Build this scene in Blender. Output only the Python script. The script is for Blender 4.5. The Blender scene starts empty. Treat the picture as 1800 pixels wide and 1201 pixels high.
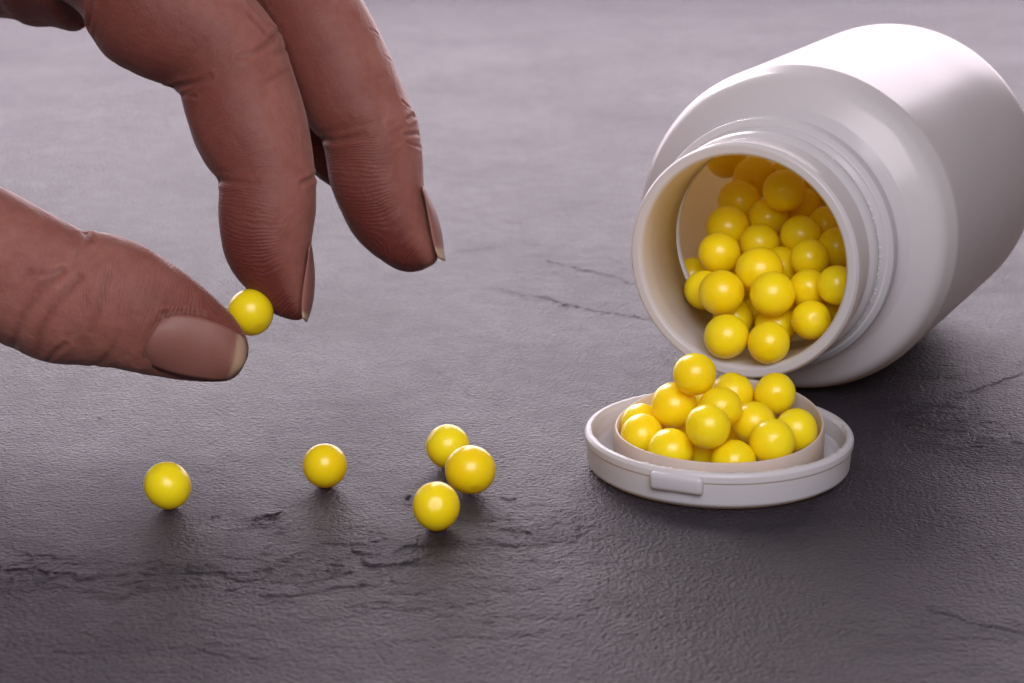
import bpy, bmesh, math, random
import numpy as np
from mathutils import Vector, Matrix
from mathutils.bvhtree import BVHTree

MM = 0.001                      # everything below is written in millimetres
scene = bpy.context.scene
col = scene.collection

# ------------------------------------------------------------------ camera
PITCH, DIST = math.radians(16.242), 425.0
cd = bpy.data.cameras.new('camera'); cam = bpy.data.objects.new('camera', cd); col.objects.link(cam)
cam.location = (0, -DIST*math.cos(PITCH)*MM, DIST*math.sin(PITCH)*MM)
cam.rotation_euler = (math.pi/2 - PITCH, 0, 0)
cd.sensor_width = 36.0; cd.lens = 74.0
cd.clip_start = 0.02; cd.clip_end = 50
cd.dof.use_dof = True; cd.dof.focus_distance = 0.356; cd.dof.aperture_fstop = 38.0
scene.camera = cam

# ------------------------------------------------------------------ world, lamps, exposure
w = bpy.data.worlds.new('World'); scene.world = w; w.use_nodes = True
bg = w.node_tree.nodes['Background']
bg.inputs['Color'].default_value = (0.86, 0.80, 0.90, 1); bg.inputs['Strength'].default_value = 0.11

def area(name, loc, target, sx, sy, power, colr):
    l = bpy.data.lights.new(name, 'AREA'); l.shape = 'RECTANGLE'
    l.size = sx*MM; l.size_y = sy*MM; l.energy = power; l.color = colr
    o = bpy.data.objects.new(name, l); col.objects.link(o)
    o.location = Vector(loc)*MM
    o.rotation_euler = (Vector(target)-Vector(loc)).to_track_quat('-Z', 'Y').to_euler()
    return o
area('back_window', (-40, 640, 232), (20, -40, 40), 1140, 400, 7.4, (1.0, 0.865, 0.97))
area('key_softbox', (-150, 420, 400), (10, -50, 10), 260, 170, 2.6, (1.0, 0.93, 0.95))
area('front_softbox', (40, -570, 390), (20, -60, 10), 440, 340, 3.7, (1.0, 0.92, 0.96))

scene.view_settings.view_transform = 'Standard'
scene.view_settings.look = 'None'
scene.view_settings.exposure = 0.0
scene.view_settings.gamma = 1.0
scene.view_settings.use_curve_mapping = False
scene.cycles.max_bounces = 10
scene.cycles.diffuse_bounces = 6
scene.cycles.use_adaptive_sampling = True
scene.cycles.adaptive_threshold = .02
scene.cycles.use_denoising = True
scene.cycles.sample_clamp_indirect = 6

# ------------------------------------------------------------------ helpers
def tag(o, label=None, cat=None, group=None, kind=None):
    if label: o['label'] = label
    if cat: o['category'] = cat
    if group: o['group'] = group
    if kind: o['kind'] = kind
    return o

def mesh_np(name, V, F, smooth=True):
    """V n x 3 in mm, F list of quads/tris (array or list)."""
    me = bpy.data.meshes.new(name)
    me.from_pydata((np.asarray(V)*MM).tolist(), [], F if isinstance(F, list) else F.tolist())
    if smooth: me.polygons.foreach_set('use_smooth', [True]*len(me.polygons))
    me.update()
    return me

def obj(name, me, mat, parent=None, loc=None):
    o = bpy.data.objects.new(name, me); col.objects.link(o)
    if mat is not None and not me.materials: me.materials.append(mat)
    if parent: o.parent = parent
    if loc is not None: o.location = Vector(loc)*MM
    return o

def empty(name, loc, rz=0):
    o = bpy.data.objects.new(name, None); col.objects.link(o)
    o.empty_display_size = 0.01; o.location = Vector(loc)*MM; o.rotation_euler = (0, 0, rz)
    return o

def grid_faces(nr, nc, wrap=False):
    i = np.arange(nr-1)[:, None]; j = np.arange(nc if wrap else nc-1)[None, :]
    j2 = (j+1) % nc
    return np.stack(np.broadcast_arrays(i*nc+j, i*nc+j2, (i+1)*nc+j2, (i+1)*nc+j), -1).reshape(-1, 4)

def hash2(ix, iy, seed):
    h = (ix.astype(np.int64)*374761393 + iy.astype(np.int64)*668265263 + seed*1274126177) & 0xffffffff
    h = ((h ^ (h >> 13))*1274126177) & 0xffffffff
    h = (h ^ (h >> 16)) & 0xffff
    return h/65535.0

def vnoise(x, y, seed=0):
    ix, iy = np.floor(x), np.floor(y); fx, fy = x-ix, y-iy
    fx = fx*fx*fx*(fx*(fx*6-15)+10); fy = fy*fy*fy*(fy*(fy*6-15)+10)
    a, b = hash2(ix, iy, seed), hash2(ix+1, iy, seed)
    c, d = hash2(ix, iy+1, seed), hash2(ix+1, iy+1, seed)
    return (a+(b-a)*fx)*(1-fy)+(c+(d-c)*fx)*fy

def fbm(x, y, seed=0, octs=4, gain=.5):
    s = 0; a = 1; t = 0
    for k in range(octs):
        s = s+a*vnoise(x*2**k+17.3*k, y*2**k-9.1*k, seed+k); t += a; a *= gain
    return s/t

def sstep(a, b, x):
    t = np.clip((x-a)/(b-a), 0, 1); return t*t*(3-2*t)

def seg_dist(P, poly):
    """distance of points P (n x k) to a polyline"""
    poly = np.asarray(poly, float); best = np.full(len(P), 1e9)
    for a, b in zip(poly[:-1], poly[1:]):
        d = b-a; L = d@d
        t = np.clip(((P-a)@d)/max(L, 1e-9), 0, 1)
        q = P-(a+t[:, None]*d)
        best = np.minimum(best, np.sqrt((q*q).sum(1)))
    return best

def spline(A, n):
    """Catmull-Rom resample of the rows of A, n samples per span"""
    A = np.asarray(A, float); P = np.vstack([2*A[0]-A[1], A, 2*A[-1]-A[-2]]); out = []
    for i in range(1, len(P)-2):
        p0, p1, p2, p3 = P[i-1:i+3]
        for t in np.arange(n)/n:
            out.append(.5*((2*p1)+(p2-p0)*t+(2*p0-5*p1+4*p2-p3)*t*t+(3*p1-p0-3*p2+p3)*t**3))
    out.append(A[-1]); return np.array(out)

def new_mat(name):
    m = bpy.data.materials.new(name); m.use_nodes = True
    nt = m.node_tree
    return m, nt, nt.nodes['Principled BSDF'], nt.nodes, nt.links

def N(nt, typ, **kw):
    n = nt.nodes.new(typ)
    for k, v in kw.items():
        if k in n.inputs: n.inputs[k].default_value = v
        else: setattr(n, k, v)
    return n

# ------------------------------------------------------------------ materials
def mat_table():
    m, nt, b, nd, lk = new_mat('dark_stone_board')
    tc = N(nt, 'ShaderNodeTexCoord')
    def noise(scale, detail, rough=.55, stretch=None):
        n = N(nt, 'ShaderNodeTexNoise'); n.inputs['Scale'].default_value = scale
        n.inputs['Detail'].default_value = detail; n.inputs['Roughness'].default_value = rough
        if stretch:
            mp = N(nt, 'ShaderNodeMapping'); mp.inputs['Scale'].default_value = stretch
            lk.new(tc.outputs['Object'], mp.inputs['Vector']); lk.new(mp.outputs['Vector'], n.inputs['Vector'])
        else: lk.new(tc.outputs['Object'], n.inputs['Vector'])
        return n
    big = noise(22, 5); mid = noise(160, 4); fine = noise(1350, 3, .62); fine1 = noise(640, 4, .6); fine2 = noise(430, 3, .6, (1, 1.3, 1)); fl = noise(420, 9, .78, (1, 1.35, 1))
    cr = N(nt, 'ShaderNodeValToRGB')
    cr.color_ramp.elements[0].position = .36; cr.color_ramp.elements[0].color = (0.0167, 0.0121, 0.0199, 1)
    cr.color_ramp.elements[1].position = .64; cr.color_ramp.elements[1].color = (0.0326, 0.0238, 0.0376, 1)
    mx = N(nt, 'ShaderNodeMix', data_type='FLOAT'); mx.inputs[0].default_value = .45
    lk.new(big.outputs['Fac'], mx.inputs[2]); lk.new(mid.outputs['Fac'], mx.inputs[3])
    mf = N(nt, 'ShaderNodeMix', data_type='FLOAT'); mf.inputs[0].default_value = .55
    lk.new(mx.outputs[0], mf.inputs[2]); lk.new(fine.outputs['Fac'], mf.inputs[3]); lk.new(mf.outputs[0], cr.inputs['Fac'])
    # tint: cracks, pits and flaked hollows darker, raised flakes paler
    at = N(nt, 'ShaderNodeAttribute'); at.attribute_name = 'wear'
    c2 = N(nt, 'ShaderNodeMix', data_type='RGBA'); c2.inputs[7].default_value = (0.0084, 0.0063, 0.0108, 1)
    lk.new(at.outputs['Fac'], c2.inputs[0]); lk.new(cr.outputs['Color'], c2.inputs[6])
    pv = N(nt, 'ShaderNodeAttribute'); pv.attribute_name = 'pale'
    c3 = N(nt, 'ShaderNodeMix', data_type='RGBA'); c3.inputs[7].default_value = (0.0698, 0.0542, 0.0807, 1)
    lk.new(pv.outputs['Fac'], c3.inputs[0]); lk.new(c2.outputs[2], c3.inputs[6])
    lk.new(c3.outputs[2], b.inputs['Base Color'])
    rr = N(nt, 'ShaderNodeMapRange'); rr.inputs[3].default_value = .44; rr.inputs[4].default_value = .58
    lk.new(mx.outputs[0], rr.inputs[0]); rr.inputs[1].default_value = .32; rr.inputs[2].default_value = .68; lk.new(rr.outputs[0], b.inputs['Roughness'])
    b.inputs['Specular IOR Level'].default_value = .42
    b1 = N(nt, 'ShaderNodeBump'); b1.inputs['Strength'].default_value = 1.0; b1.inputs['Distance'].default_value = .0018
    b2 = N(nt, 'ShaderNodeBump'); b2.inputs['Strength'].default_value = .3; b2.inputs['Distance'].default_value = .0007
    lk.new(fine.outputs['Fac'], b1.inputs['Height']); lk.new(fine1.outputs['Fac'], b2.inputs['Height'])
    fa = N(nt, 'ShaderNodeAttribute'); fa.attribute_name = 'flake'
    fm = N(nt, 'ShaderNodeMath', operation='MULTIPLY'); lk.new(fl.outputs['Fac'], fm.inputs[0]); lk.new(fa.outputs['Fac'], fm.inputs[1])
    b3 = N(nt, 'ShaderNodeBump'); b3.inputs['Strength'].default_value = 1.0; b3.inputs['Distance'].default_value = .0020
    lk.new(fm.outputs[0], b3.inputs['Height']); lk.new(b2.outputs['Normal'], b3.inputs['Normal'])
    lk.new(b3.outputs['Normal'], b1.inputs['Normal']); lk.new(b1.outputs['Normal'], b.inputs['Normal'])
    return m

def mat_plastic(name, colr, rough, sss, trans, scratch=.15):
    m, nt, b, nd, lk = new_mat(name)
    tc = N(nt, 'ShaderNodeTexCoord')
    n1 = N(nt, 'ShaderNodeTexNoise'); n1.inputs['Scale'].default_value = 60; n1.inputs['Detail'].default_value = 4
    n2 = N(nt, 'ShaderNodeTexNoise'); n2.inputs['Scale'].default_value = 900; n2.inputs['Detail'].default_value = 2
    for n in (n1, n2): lk.new(tc.outputs['Object'], n.inputs['Vector'])
    b.inputs['Base Color'].default_value = (*colr, 1)
    r = N(nt, 'ShaderNodeMapRange'); r.inputs[3].default_value = rough-.05; r.inputs[4].default_value = rough+.07
    lk.new(n1.outputs['Fac'], r.inputs[0]); lk.new(r.outputs[0], b.inputs['Roughness'])
    b.inputs['IOR'].default_value = 1.5
    b.inputs['Subsurface Weight'].default_value = sss
    b.inputs['Subsurface Radius'].default_value = (1, .85, .7); b.inputs['Subsurface Scale'].default_value = .0022
    bp = N(nt, 'ShaderNodeBump'); bp.inputs['Strength'].default_value = scratch; bp.inputs['Distance'].default_value = .00006
    lk.new(n2.outputs['Fac'], bp.inputs['Height']); lk.new(bp.outputs['Normal'], b.inputs['Normal'])
    tr = N(nt, 'ShaderNodeBsdfTranslucent'); tr.inputs['Color'].default_value = (.88, .68, .40, 1)   # light filtering through the wall turns warm
    ms = N(nt, 'ShaderNodeMixShader'); ms.inputs[0].default_value = trans
    out = nd['Material Output']
    lk.new(b.outputs[0], ms.inputs[1]); lk.new(tr.outputs[0], ms.inputs[2]); lk.new(ms.outputs[0], out.inputs['Surface'])
    return m

def mat_pill():
    m, nt, b, nd, lk = new_mat('yellow_sugar_coating')
    tc = N(nt, 'ShaderNodeTexCoord'); oi = N(nt, 'ShaderNodeObjectInfo')
    add = N(nt, 'ShaderNodeVectorMath', operation='ADD'); mul = N(nt, 'ShaderNodeMath', operation='MULTIPLY'); mul.inputs[1].default_value = 7.0
    lk.new(oi.outputs['Random'], mul.inputs[0]); lk.new(tc.outputs['Object'], add.inputs[0]); lk.new(mul.outputs[0], add.inputs[1])
    n1 = N(nt, 'ShaderNodeTexNoise'); n1.inputs['Scale'].default_value = 320; n1.inputs['Detail'].default_value = 4
    n2 = N(nt, 'ShaderNodeTexNoise'); n2.inputs['Scale'].default_value = 1500; n2.inputs['Detail'].default_value = 2
    for n in (n1, n2): lk.new(add.outputs[0], n.inputs['Vector'])
    cr = N(nt, 'ShaderNodeValToRGB')
    cr.color_ramp.elements[0].position = .25; cr.color_ramp.elements[0].color = (.93, .645, .005, 1)
    cr.color_ramp.elements[1].position = .8; cr.color_ramp.elements[1].color = (.97, .735, .012, 1)
    pv = N(nt, 'ShaderNodeMath', operation='MULTIPLY_ADD'); pv.inputs[1].default_value = .22; pv.inputs[2].default_value = -.11
    lk.new(oi.outputs['Random'], pv.inputs[0])
    pa = N(nt, 'ShaderNodeMath', operation='ADD'); lk.new(pv.outputs[0], pa.inputs[0]); lk.new(n1.outputs['Fac'], pa.inputs[1])
    lk.new(pa.outputs[0], cr.inputs['Fac']); lk.new(cr.outputs['Color'], b.inputs['Base Color'])
    r = N(nt, 'ShaderNodeMapRange'); r.inputs[3].default_value = .20; r.inputs[4].default_value = .36
    lk.new(n1.outputs['Fac'], r.inputs[0]); lk.new(r.outputs[0], b.inputs['Roughness'])
    b.inputs['Subsurface Weight'].default_value = 1.0
    b.inputs['Subsurface Radius'].default_value = (1, .65, .05); b.inputs['Subsurface Scale'].default_value = .005
    bp = N(nt, 'ShaderNodeBump'); bp.inputs['Strength'].default_value = .35; bp.inputs['Distance'].default_value = .00018
    b2 = N(nt, 'ShaderNodeBump'); b2.inputs['Strength'].default_value = .12; b2.inputs['Distance'].default_value = .00005
    lk.new(n1.outputs['Fac'], bp.inputs['Height']); lk.new(n2.outputs['Fac'], b2.inputs['Height'])
    lk.new(bp.outputs['Normal'], b2.inputs['Normal']); lk.new(b2.outputs['Normal'], b.inputs['Normal'])
    return m

def mat_skin():
    m, nt, b, nd, lk = new_mat('skin')
    tc = N(nt, 'ShaderNodeTexCoord')
    def noise(scale, detail, rough=.55):
        n = N(nt, 'ShaderNodeTexNoise'); n.inputs['Scale'].default_value = scale
        n.inputs['Detail'].default_value = detail; n.inputs['Roughness'].default_value = rough
        lk.new(tc.outputs['Object'], n.inputs['Vector']); return n
    blot = noise(150, 4); cell = N(nt, 'ShaderNodeTexVoronoi'); cell.inputs['Scale'].default_value = 1500
    lk.new(tc.outputs['Object'], cell.inputs['Vector']); fine = noise(2600, 3)
    cr = N(nt, 'ShaderNodeValToRGB')
    cr.color_ramp.elements[0].position = .3; cr.color_ramp.elements[0].color = (0.2456, 0.0879, 0.0687, 1)
    cr.color_ramp.elements[1].position = .72; cr.color_ramp.elements[1].color = (0.3558, 0.1571, 0.1262, 1)
    bl2 = noise(620, 4, .6); bm_ = N(nt, 'ShaderNodeMix', data_type='FLOAT'); bm_.inputs[0].default_value = .4
    lk.new(blot.outputs['Fac'], bm_.inputs[2]); lk.new(bl2.outputs['Fac'], bm_.inputs[3]); lk.new(bm_.outputs[0], cr.inputs['Fac'])
    red = N(nt, 'ShaderNodeAttribute'); red.attribute_name = 'flush_shade'
    mx = N(nt, 'ShaderNodeMix', data_type='RGBA'); mx.inputs[7].default_value = (0.1398, 0.0324, 0.0253, 1)  # dark red: skin redness with some shade painted into the colour
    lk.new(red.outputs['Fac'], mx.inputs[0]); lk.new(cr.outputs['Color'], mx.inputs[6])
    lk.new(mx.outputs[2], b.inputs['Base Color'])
    b.inputs['Roughness'].default_value = .54
    b.inputs['Specular IOR Level'].default_value = .24
    b.inputs['Sheen Weight'].default_value = .16; b.inputs['Sheen Roughness'].default_value = .32; b.inputs['Sheen Tint'].default_value = (1, .86, .8, 1)   # fine down
    b.inputs['Subsurface Weight'].default_value = .7
    b.inputs['Subsurface Radius'].default_value = (1, .3, .18); b.inputs['Subsurface Scale'].default_value = .0032
    # ridges: the phase is carried by the mesh (mm), the shader turns it into papillary lines
    ph = N(nt, 'ShaderNodeAttribute'); ph.attribute_name = 'ridge'
    ra = N(nt, 'ShaderNodeAttribute'); ra.attribute_name = 'ridge_amp'
    jit = noise(330, 3); ja = N(nt, 'ShaderNodeMath', operation='MULTIPLY_ADD'); ja.inputs[1].default_value = .7
    lk.new(jit.outputs['Fac'], ja.inputs[0]); lk.new(ph.outputs['Fac'], ja.inputs[2])
    fr = N(nt, 'ShaderNodeMath', operation='MULTIPLY'); fr.inputs[1].default_value = 2*math.pi/.46
    lk.new(ja.outputs[0], fr.inputs[0])
    sn = N(nt, 'ShaderNodeMath', operation='SINE'); lk.new(fr.outputs[0], sn.inputs[0])
    am = N(nt, 'ShaderNodeMath', operation='MULTIPLY'); lk.new(sn.outputs[0], am.inputs[0]); lk.new(ra.outputs['Fac'], am.inputs[1])
    b1 = N(nt, 'ShaderNodeBump'); b1.inputs['Strength'].default_value = .6; b1.inputs['Distance'].default_value = .000045
    lk.new(am.outputs[0], b1.inputs['Height'])
    b2 = N(nt, 'ShaderNodeBump'); b2.inputs['Strength'].default_value = .35; b2.inputs['Distance'].default_value = .00012
    lk.new(cell.outputs['Distance'], b2.inputs['Height']); lk.new(b1.outputs['Normal'], b2.inputs['Normal'])
    wob = noise(260, 3); wv = N(nt, 'ShaderNodeVectorMath', operation='MULTIPLY_ADD'); wv.inputs[1].default_value = (.0035, .0035, .0035)
    lk.new(wob.outputs['Color'], wv.inputs[0]); lk.new(tc.outputs['Object'], wv.inputs[2])
    ln = N(nt, 'ShaderNodeTexVoronoi', feature='DISTANCE_TO_EDGE'); ln.inputs['Scale'].default_value = 520
    lk.new(wv.outputs[0], ln.inputs['Vector'])
    lm = N(nt, 'ShaderNodeMapRange'); lm.inputs[1].default_value = 0; lm.inputs[2].default_value = .16; lk.new(ln.outputs['Distance'], lm.inputs[0])
    b4 = N(nt, 'ShaderNodeBump'); b4.inputs['Strength'].default_value = .2; b4.inputs['Distance'].default_value = .00012
    lk.new(lm.outputs[0], b4.inputs['Height']); lk.new(b2.outputs['Normal'], b4.inputs['Normal'])
    b3 = N(nt, 'ShaderNodeBump'); b3.inputs['Strength'].default_value = .3; b3.inputs['Distance'].default_value = .00006
    lk.new(fine.outputs['Fac'], b3.inputs['Height']); lk.new(b4.outputs['Normal'], b3.inputs['Normal'])
    lk.new(b3.outputs['Normal'], b.inputs['Normal'])
    return m

def mat_nail():
    m, nt, b, nd, lk = new_mat('fingernail_keratin')
    fe = N(nt, 'ShaderNodeAttribute'); fe.attribute_name = 'free_edge'
    tc = N(nt, 'ShaderNodeTexCoord'); n1 = N(nt, 'ShaderNodeTexNoise'); n1.inputs['Scale'].default_value = 260; n1.inputs['Detail'].default_value = 3
    lk.new(tc.outputs['Object'], n1.inputs['Vector'])
    cr = N(nt, 'ShaderNodeValToRGB')
    cr.color_ramp.elements[0].color = (0.2193, 0.0863, 0.0703, 1); cr.color_ramp.elements[1].color = (0.2613, 0.1128, 0.0932, 1)
    lk.new(n1.outputs['Fac'], cr.inputs['Fac'])
    mx = N(nt, 'ShaderNodeMix', data_type='RGBA'); mx.inputs[7].default_value = (0.4105, 0.2843, 0.1967, 1)
    lk.new(fe.outputs['Fac'], mx.inputs[0]); lk.new(cr.outputs['Color'], mx.inputs[6]); lk.new(mx.outputs[2], b.inputs['Base Color'])
    b.inputs['Roughness'].default_value = .5
    b.inputs['Specular IOR Level'].default_value = .4
    b.inputs['Subsurface Weight'].default_value = .3; b.inputs['Subsurface Radius'].default_value = (1, .5, .35); b.inputs['Subsurface Scale'].default_value = .0008
    gr = N(nt, 'ShaderNodeAttribute'); gr.attribute_name = 'across'
    g2 = N(nt, 'ShaderNodeTexNoise', noise_dimensions='1D'); g2.inputs['Scale'].default_value = 22
    lk.new(gr.outputs['Fac'], g2.inputs['W'])
    bp = N(nt, 'ShaderNodeBump'); bp.inputs['Strength'].default_value = .25; bp.inputs['Distance'].default_value = .00008
    lk.new(g2.outputs['Fac'], bp.inputs['Height']); lk.new(bp.outputs['Normal'], b.inputs['Normal'])
    return m

M_TABLE = mat_table(); M_BOTTLE = mat_plastic('white_bottle_plastic', (.70, .735, .81), .22, .0, .38)
M_CAP = mat_plastic('white_cap_plastic', (.67, .70, .77), .32, .0, .34)
M_RING = mat_plastic('thin_translucent_plastic', (.74, .75, .78), .3, .0, .5)
M_PILL = mat_pill(); M_SKIN = mat_skin(); M_NAIL = mat_nail()

# ------------------------------------------------------------------ the board everything lies on
def build_table():
    # a sheet whose cells are small near the objects and grow with distance
    ys = [-420., -330., -260., -215., -190.]
    y = -172.
    while y < 620: ys.append(y); y += .36*((y+408)/270.)**1.55
    ys += [680., 800., 1000., 1400.]
    ys = np.array(ys)
    u = np.linspace(-1, 1, 700)*.36; u = np.concatenate([[-3, -1.2, -.6, -.45], u, [.45, .6, 1.2, 3]])
    dist = np.maximum(ys+408, 160)
    X = u[None, :]*dist[:, None]; Y = np.broadcast_to(ys[:, None], X.shape)
    x, yv = X.ravel(), Y.ravel()
    P = np.stack([x, yv], 1)
    h = .22*(fbm(x/34, yv/34, 5, 3)-.5)
    wear = np.zeros(len(x))
    def zone(cx, cy, rx, ry, rot=0):
        c, s = math.cos(rot), math.sin(rot); dx, dy = x-cx, yv-cy
        a, b = (dx*c+dy*s)/rx, (-dx*s+dy*c)/ry
        return np.clip(1.25-np.sqrt(a*a+b*b)+.9*(fbm(x/7, yv/7, 31, 3)-.5), 0, 1)
    Z = 0
    for z in [[0.0, -107.2, 16.5, 14.8, 0.25, 1.0], [-22.0, -116.4, 23.7, 14.0, 0.1, 0.9], [-47.4, -121.9, 21.6, 8.9, 0.05, 0.7], [-68.7, -119.7, 10.9, 9.0, 0, 0.5], [-38.2, -100.0, 3.6, 4.5, 0.3, 0.7], [82.7, -63.2, 11.8, 36.4, 0.5, 0.8], [44.0, -103.6, 11.4, 9.9, 0.2, 0.45], [0.0, -132.3, 38.7, 23.9, 0, 0.5], [-46.2, -145.8, 32.4, 13.5, 0, 0.3], [57.8, -145.8, 19.3, 13.5, -0.2, 0.4], [81.3, -19.4, 7.7, 11.6, 0.5, 0.5], [12.9, 55.7, 22.0, 51.7, -0.3, 0.3], [61.6, -103.6, 17.6, 15.1, 0, 0.3]]:
        Z = np.maximum(Z, zone(*z[:5])*z[5])
    # flaking: terraces with torn edges
    wx = x+3.0*(fbm(x/5, yv/5, 71, 3)-.5); wy = yv+3.0*(fbm(x/5+9, yv/5, 72, 3)-.5)
    n1 = fbm(wx/6.5, wy/3.4, 11, 5, .55); n2 = fbm(wx/2.6, wy/1.5, 12, 4, .55); n3 = fbm(wx/1.1, wy/.7, 14, 2)
    flake = .55*sstep(.50, .535, n1)+.30*sstep(.52, .56, n2)+.25*(n3-.5)+.35*(n2-.5)
    h = h+Z*.28*(flake-.4)
    wear = np.maximum(wear, Z*.08*sstep(.5, .44, n1)*sstep(.48, .56, n2)*(.4+.6*n3))
    # pin-prick pits all over
    p = fbm(x/.9, yv/.9, 41, 2); pits = sstep(.80, .88, p)*sstep(.45, .6, fbm(x/15, yv/15, 43, 2))
    h = h-.08*pits; wear = np.maximum(wear, .25*pits)
    jx = x+3.4*(fbm(x/3.2, yv/3.2, 51, 4, .6)-.5); jy = yv+3.4*(fbm(x/3.2, yv/3.2, 52, 4, .6)-.5)
    J = np.stack([jx, jy], 1)
    for pl, wd, dp in [[[[-13.47, 76.31], [-8.12, 78.58], [-2.72, 82.02], [2.73, 84.34], [6.81, 82.02], [9.72, 77.45]], 0.45, 0.3], [[[7.28, 67.44], [11.16, 63.11], [15.62, 58.86], [20.69, 55.72], [27.24, 45.52]], 0.5, 0.4], [[[-2.5, 39.6], [1.86, 35.73], [4.96, 34.77], [7.45, 35.73], [11.01, 28.64], [15.74, 24.03], [20.53, 22.66], [25.16, 19.06], [29.75, 15.96]], 0.5, 0.45], [[[-18.69, 111.26], [-11.45, 108.7], [-2.86, 108.7], [5.67, 103.65]], 0.6, 0.2], [[[-24.95, 38.14], [-17.38, 35.73], [-10.08, 43.03], [-2.5, 39.6]], 0.5, 0.12], [[[-14.61, -19.44], [-11.92, -24.99], [-9.63, -30.41], [-7.37, -36.72]], 0.28, 0.18], [[[16.71, 17.28], [21.8, 24.03], [27.04, 30.98], [29.79, 35.73]], 0.6, 0.15], [[[7.92, 66.35], [12.67, 45.52], [17.21, 30.98], [22.85, 20.86]], 0.5, 0.12], [[[21.36, 71.84], [23.83, 67.44], [26.14, 60.98]], 0.5, 0.3], [[[-1.83, -89.85], [0.0, -90.63], [1.1, -90.11]], 0.45, 0.35], [[[-40.26, -101.7], [-39.15, -99.74], [-37.54, -98.25], [-36.77, -97.01]], 0.5, 0.4], [[[-42.73, -103.16], [-41.82, -103.4]], 0.4, 0.3], [[[-47.23, -99.25], [-46.47, -98.25], [-45.72, -98.5]], 0.3, 0.3], [[[-16.06, -89.07], [-16.26, -90.63], [-16.37, -92.18]], 0.5, 0.5], [[[57.57, -60.15], [67.12, -50.72], [74.14, -45.84], [83.28, -41.5]], 0.35, 0.15], [[[73.83, -47.48], [84.85, -33.94], [98.4, -21.3]], 0.5, 0.3], [[[64.8, -85.89], [68.62, -103.64], [72.56, -117.5]], 0.3, 0.12], [[[-40.93, -127.18], [-34.05, -130.27], [-27.74, -128.21], [-21.36, -126.13]], 0.5, 0.2], [[[59.02, -135.3], [64.36, -140.18], [70.2, -142.08]], 0.6, 0.25], [[[-42.87, -147.66], [-37.92, -150.37], [-32.51, -151.26]], 0.5, 0.2], [[[26.47, -151.26], [37.35, -154.78]], 0.4, 0.15], [[[-75.42, -119.7], [-70.63, -118.6], [-68.26, -121.87]], 0.45, 0.2], [[[-74.55, -49.11], [-73.61, -49.76], [-73.06, -49.43]], 0.4, 0.35], [[[-46.79, -70.88], [-46.23, -71.46]], 0.3, 0.3], [[[-145.78, 195.75], [-135.64, 202.66], [-127.96, 206.17]], 0.6, 0.25], [[[-7.33, -39.12], [-5.17, -44.18]], 0.22, 0.12]]:
        pl = np.array(pl); lo = pl.min(0)-3; hi = pl.max(0)+3
        sel = np.where((x > lo[0]) & (x < hi[0]) & (yv > lo[1]) & (yv < hi[1]))[0]
        d = seg_dist(J[sel], pl)
        wv = wd*(.25+.9*fbm(x[sel]/2, yv[sel]/2, 61, 2))
        g = np.exp(-(d/wv)**2)*(.3+.7*sstep(.3, .55, fbm(x[sel]/4, yv[sel]/4, 63, 2)))
        h[sel] -= .7*dp*g; h[sel] += .7*dp*.4*np.exp(-((d-2.2*wv)/wv)**2)
        wear[sel] = np.maximum(wear[sel], .35*g)
    h = np.where((np.abs(x) > .4*(yv+408)) | (yv < -200) | (yv > 640), 0, h)
    V = np.stack([x, yv, h-.12], 1)
    nr, nc = X.shape
    me = mesh_np('stone_board', V, grid_faces(nr, nc))
    pale = Z*.5*sstep(.48, .56, n1)*sstep(.46, .60, n2)
    for nme, arr in (('wear', wear), ('pale', pale), ('flake', Z*(.4+.6*sstep(.4, .6, n1)))):
        a = me.attributes.new(nme, 'FLOAT', 'POINT'); a.data.foreach_set('value', arr.astype(np.float32))
    o = obj('tabletop', me, M_TABLE)
    tag(o, 'dark grey textured stone board with flaking cracks', kind='structure')
    return o
build_table()

# ------------------------------------------------------------------ lathe
def fillet(pts):
    """pts: (s, r, fillet radius) -> rounded polyline"""
    out = []; n = len(pts)
    for i, (s, r, f) in enumerate(pts):
        p = np.array([s, r], float)
        if f <= 0 or i in (0, n-1): out.append(p); continue
        a = np.array(pts[i-1][:2], float)-p; b = np.array(pts[i+1][:2], float)-p
        la, lb = np.linalg.norm(a), np.linalg.norm(b); a /= la; b /= lb
        ang = math.acos(np.clip(a@b, -1, 1)); t = min(f/math.tan(ang/2), .48*la, .48*lb)
        A, B = p+a*t, p+b*t
        for q in np.linspace(0, 1, 7): out.append((1-q)**2*A+2*q*(1-q)*p+q*q*B)
    return np.array(out)

def lathe(name, prof, place, seg=144, close=False, jitter=None):
    """place(s, rcos, rsin) -> xyz arrays"""
    t = np.linspace(0, 2*math.pi, seg, endpoint=False)
    S = prof[:, 0][:, None]+0*t[None]; Rr = prof[:, 1][:, None]+0*t[None]
    if jitter is not None: S, Rr = jitter(S, Rr, t[None, :]+0*S)
    V = np.stack(place(S, Rr*np.cos(t), Rr*np.sin(t)), -1).reshape(-1, 3)
    F = grid_faces(len(prof), seg, True)
    if close:
        n = len(prof); j = np.arange(seg); j2 = (j+1) % seg
        F = np.vstack([F, np.stack([(n-1)*seg+j, (n-1)*seg+j2, j2, j], 1)])
    me = mesh_np(name, V, F)
    bm = bmesh.new(); bm.from_mesh(me); bmesh.ops.remove_doubles(bm, verts=bm.verts, dist=2e-6)
    bmesh.ops.recalc_face_normals(bm, faces=bm.faces); bm.to_mesh(me); bm.free()
    me.polygons.foreach_set('use_smooth', [True]*len(me.polygons))
    return me

# ------------------------------------------------------------------ the bottle (local +Y runs from the mouth to the base)
BR = 30.38; PHI = .46; LIP = (39.47, -55.67)
bottle = empty('pill_bottle', (LIP[0], LIP[1], 0), -PHI)
tag(bottle, 'open white plastic pill bottle lying on its side with yellow pills spilling out', 'bottle')
pl = lambda s, a, b: (a, s, b+BR)
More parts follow.
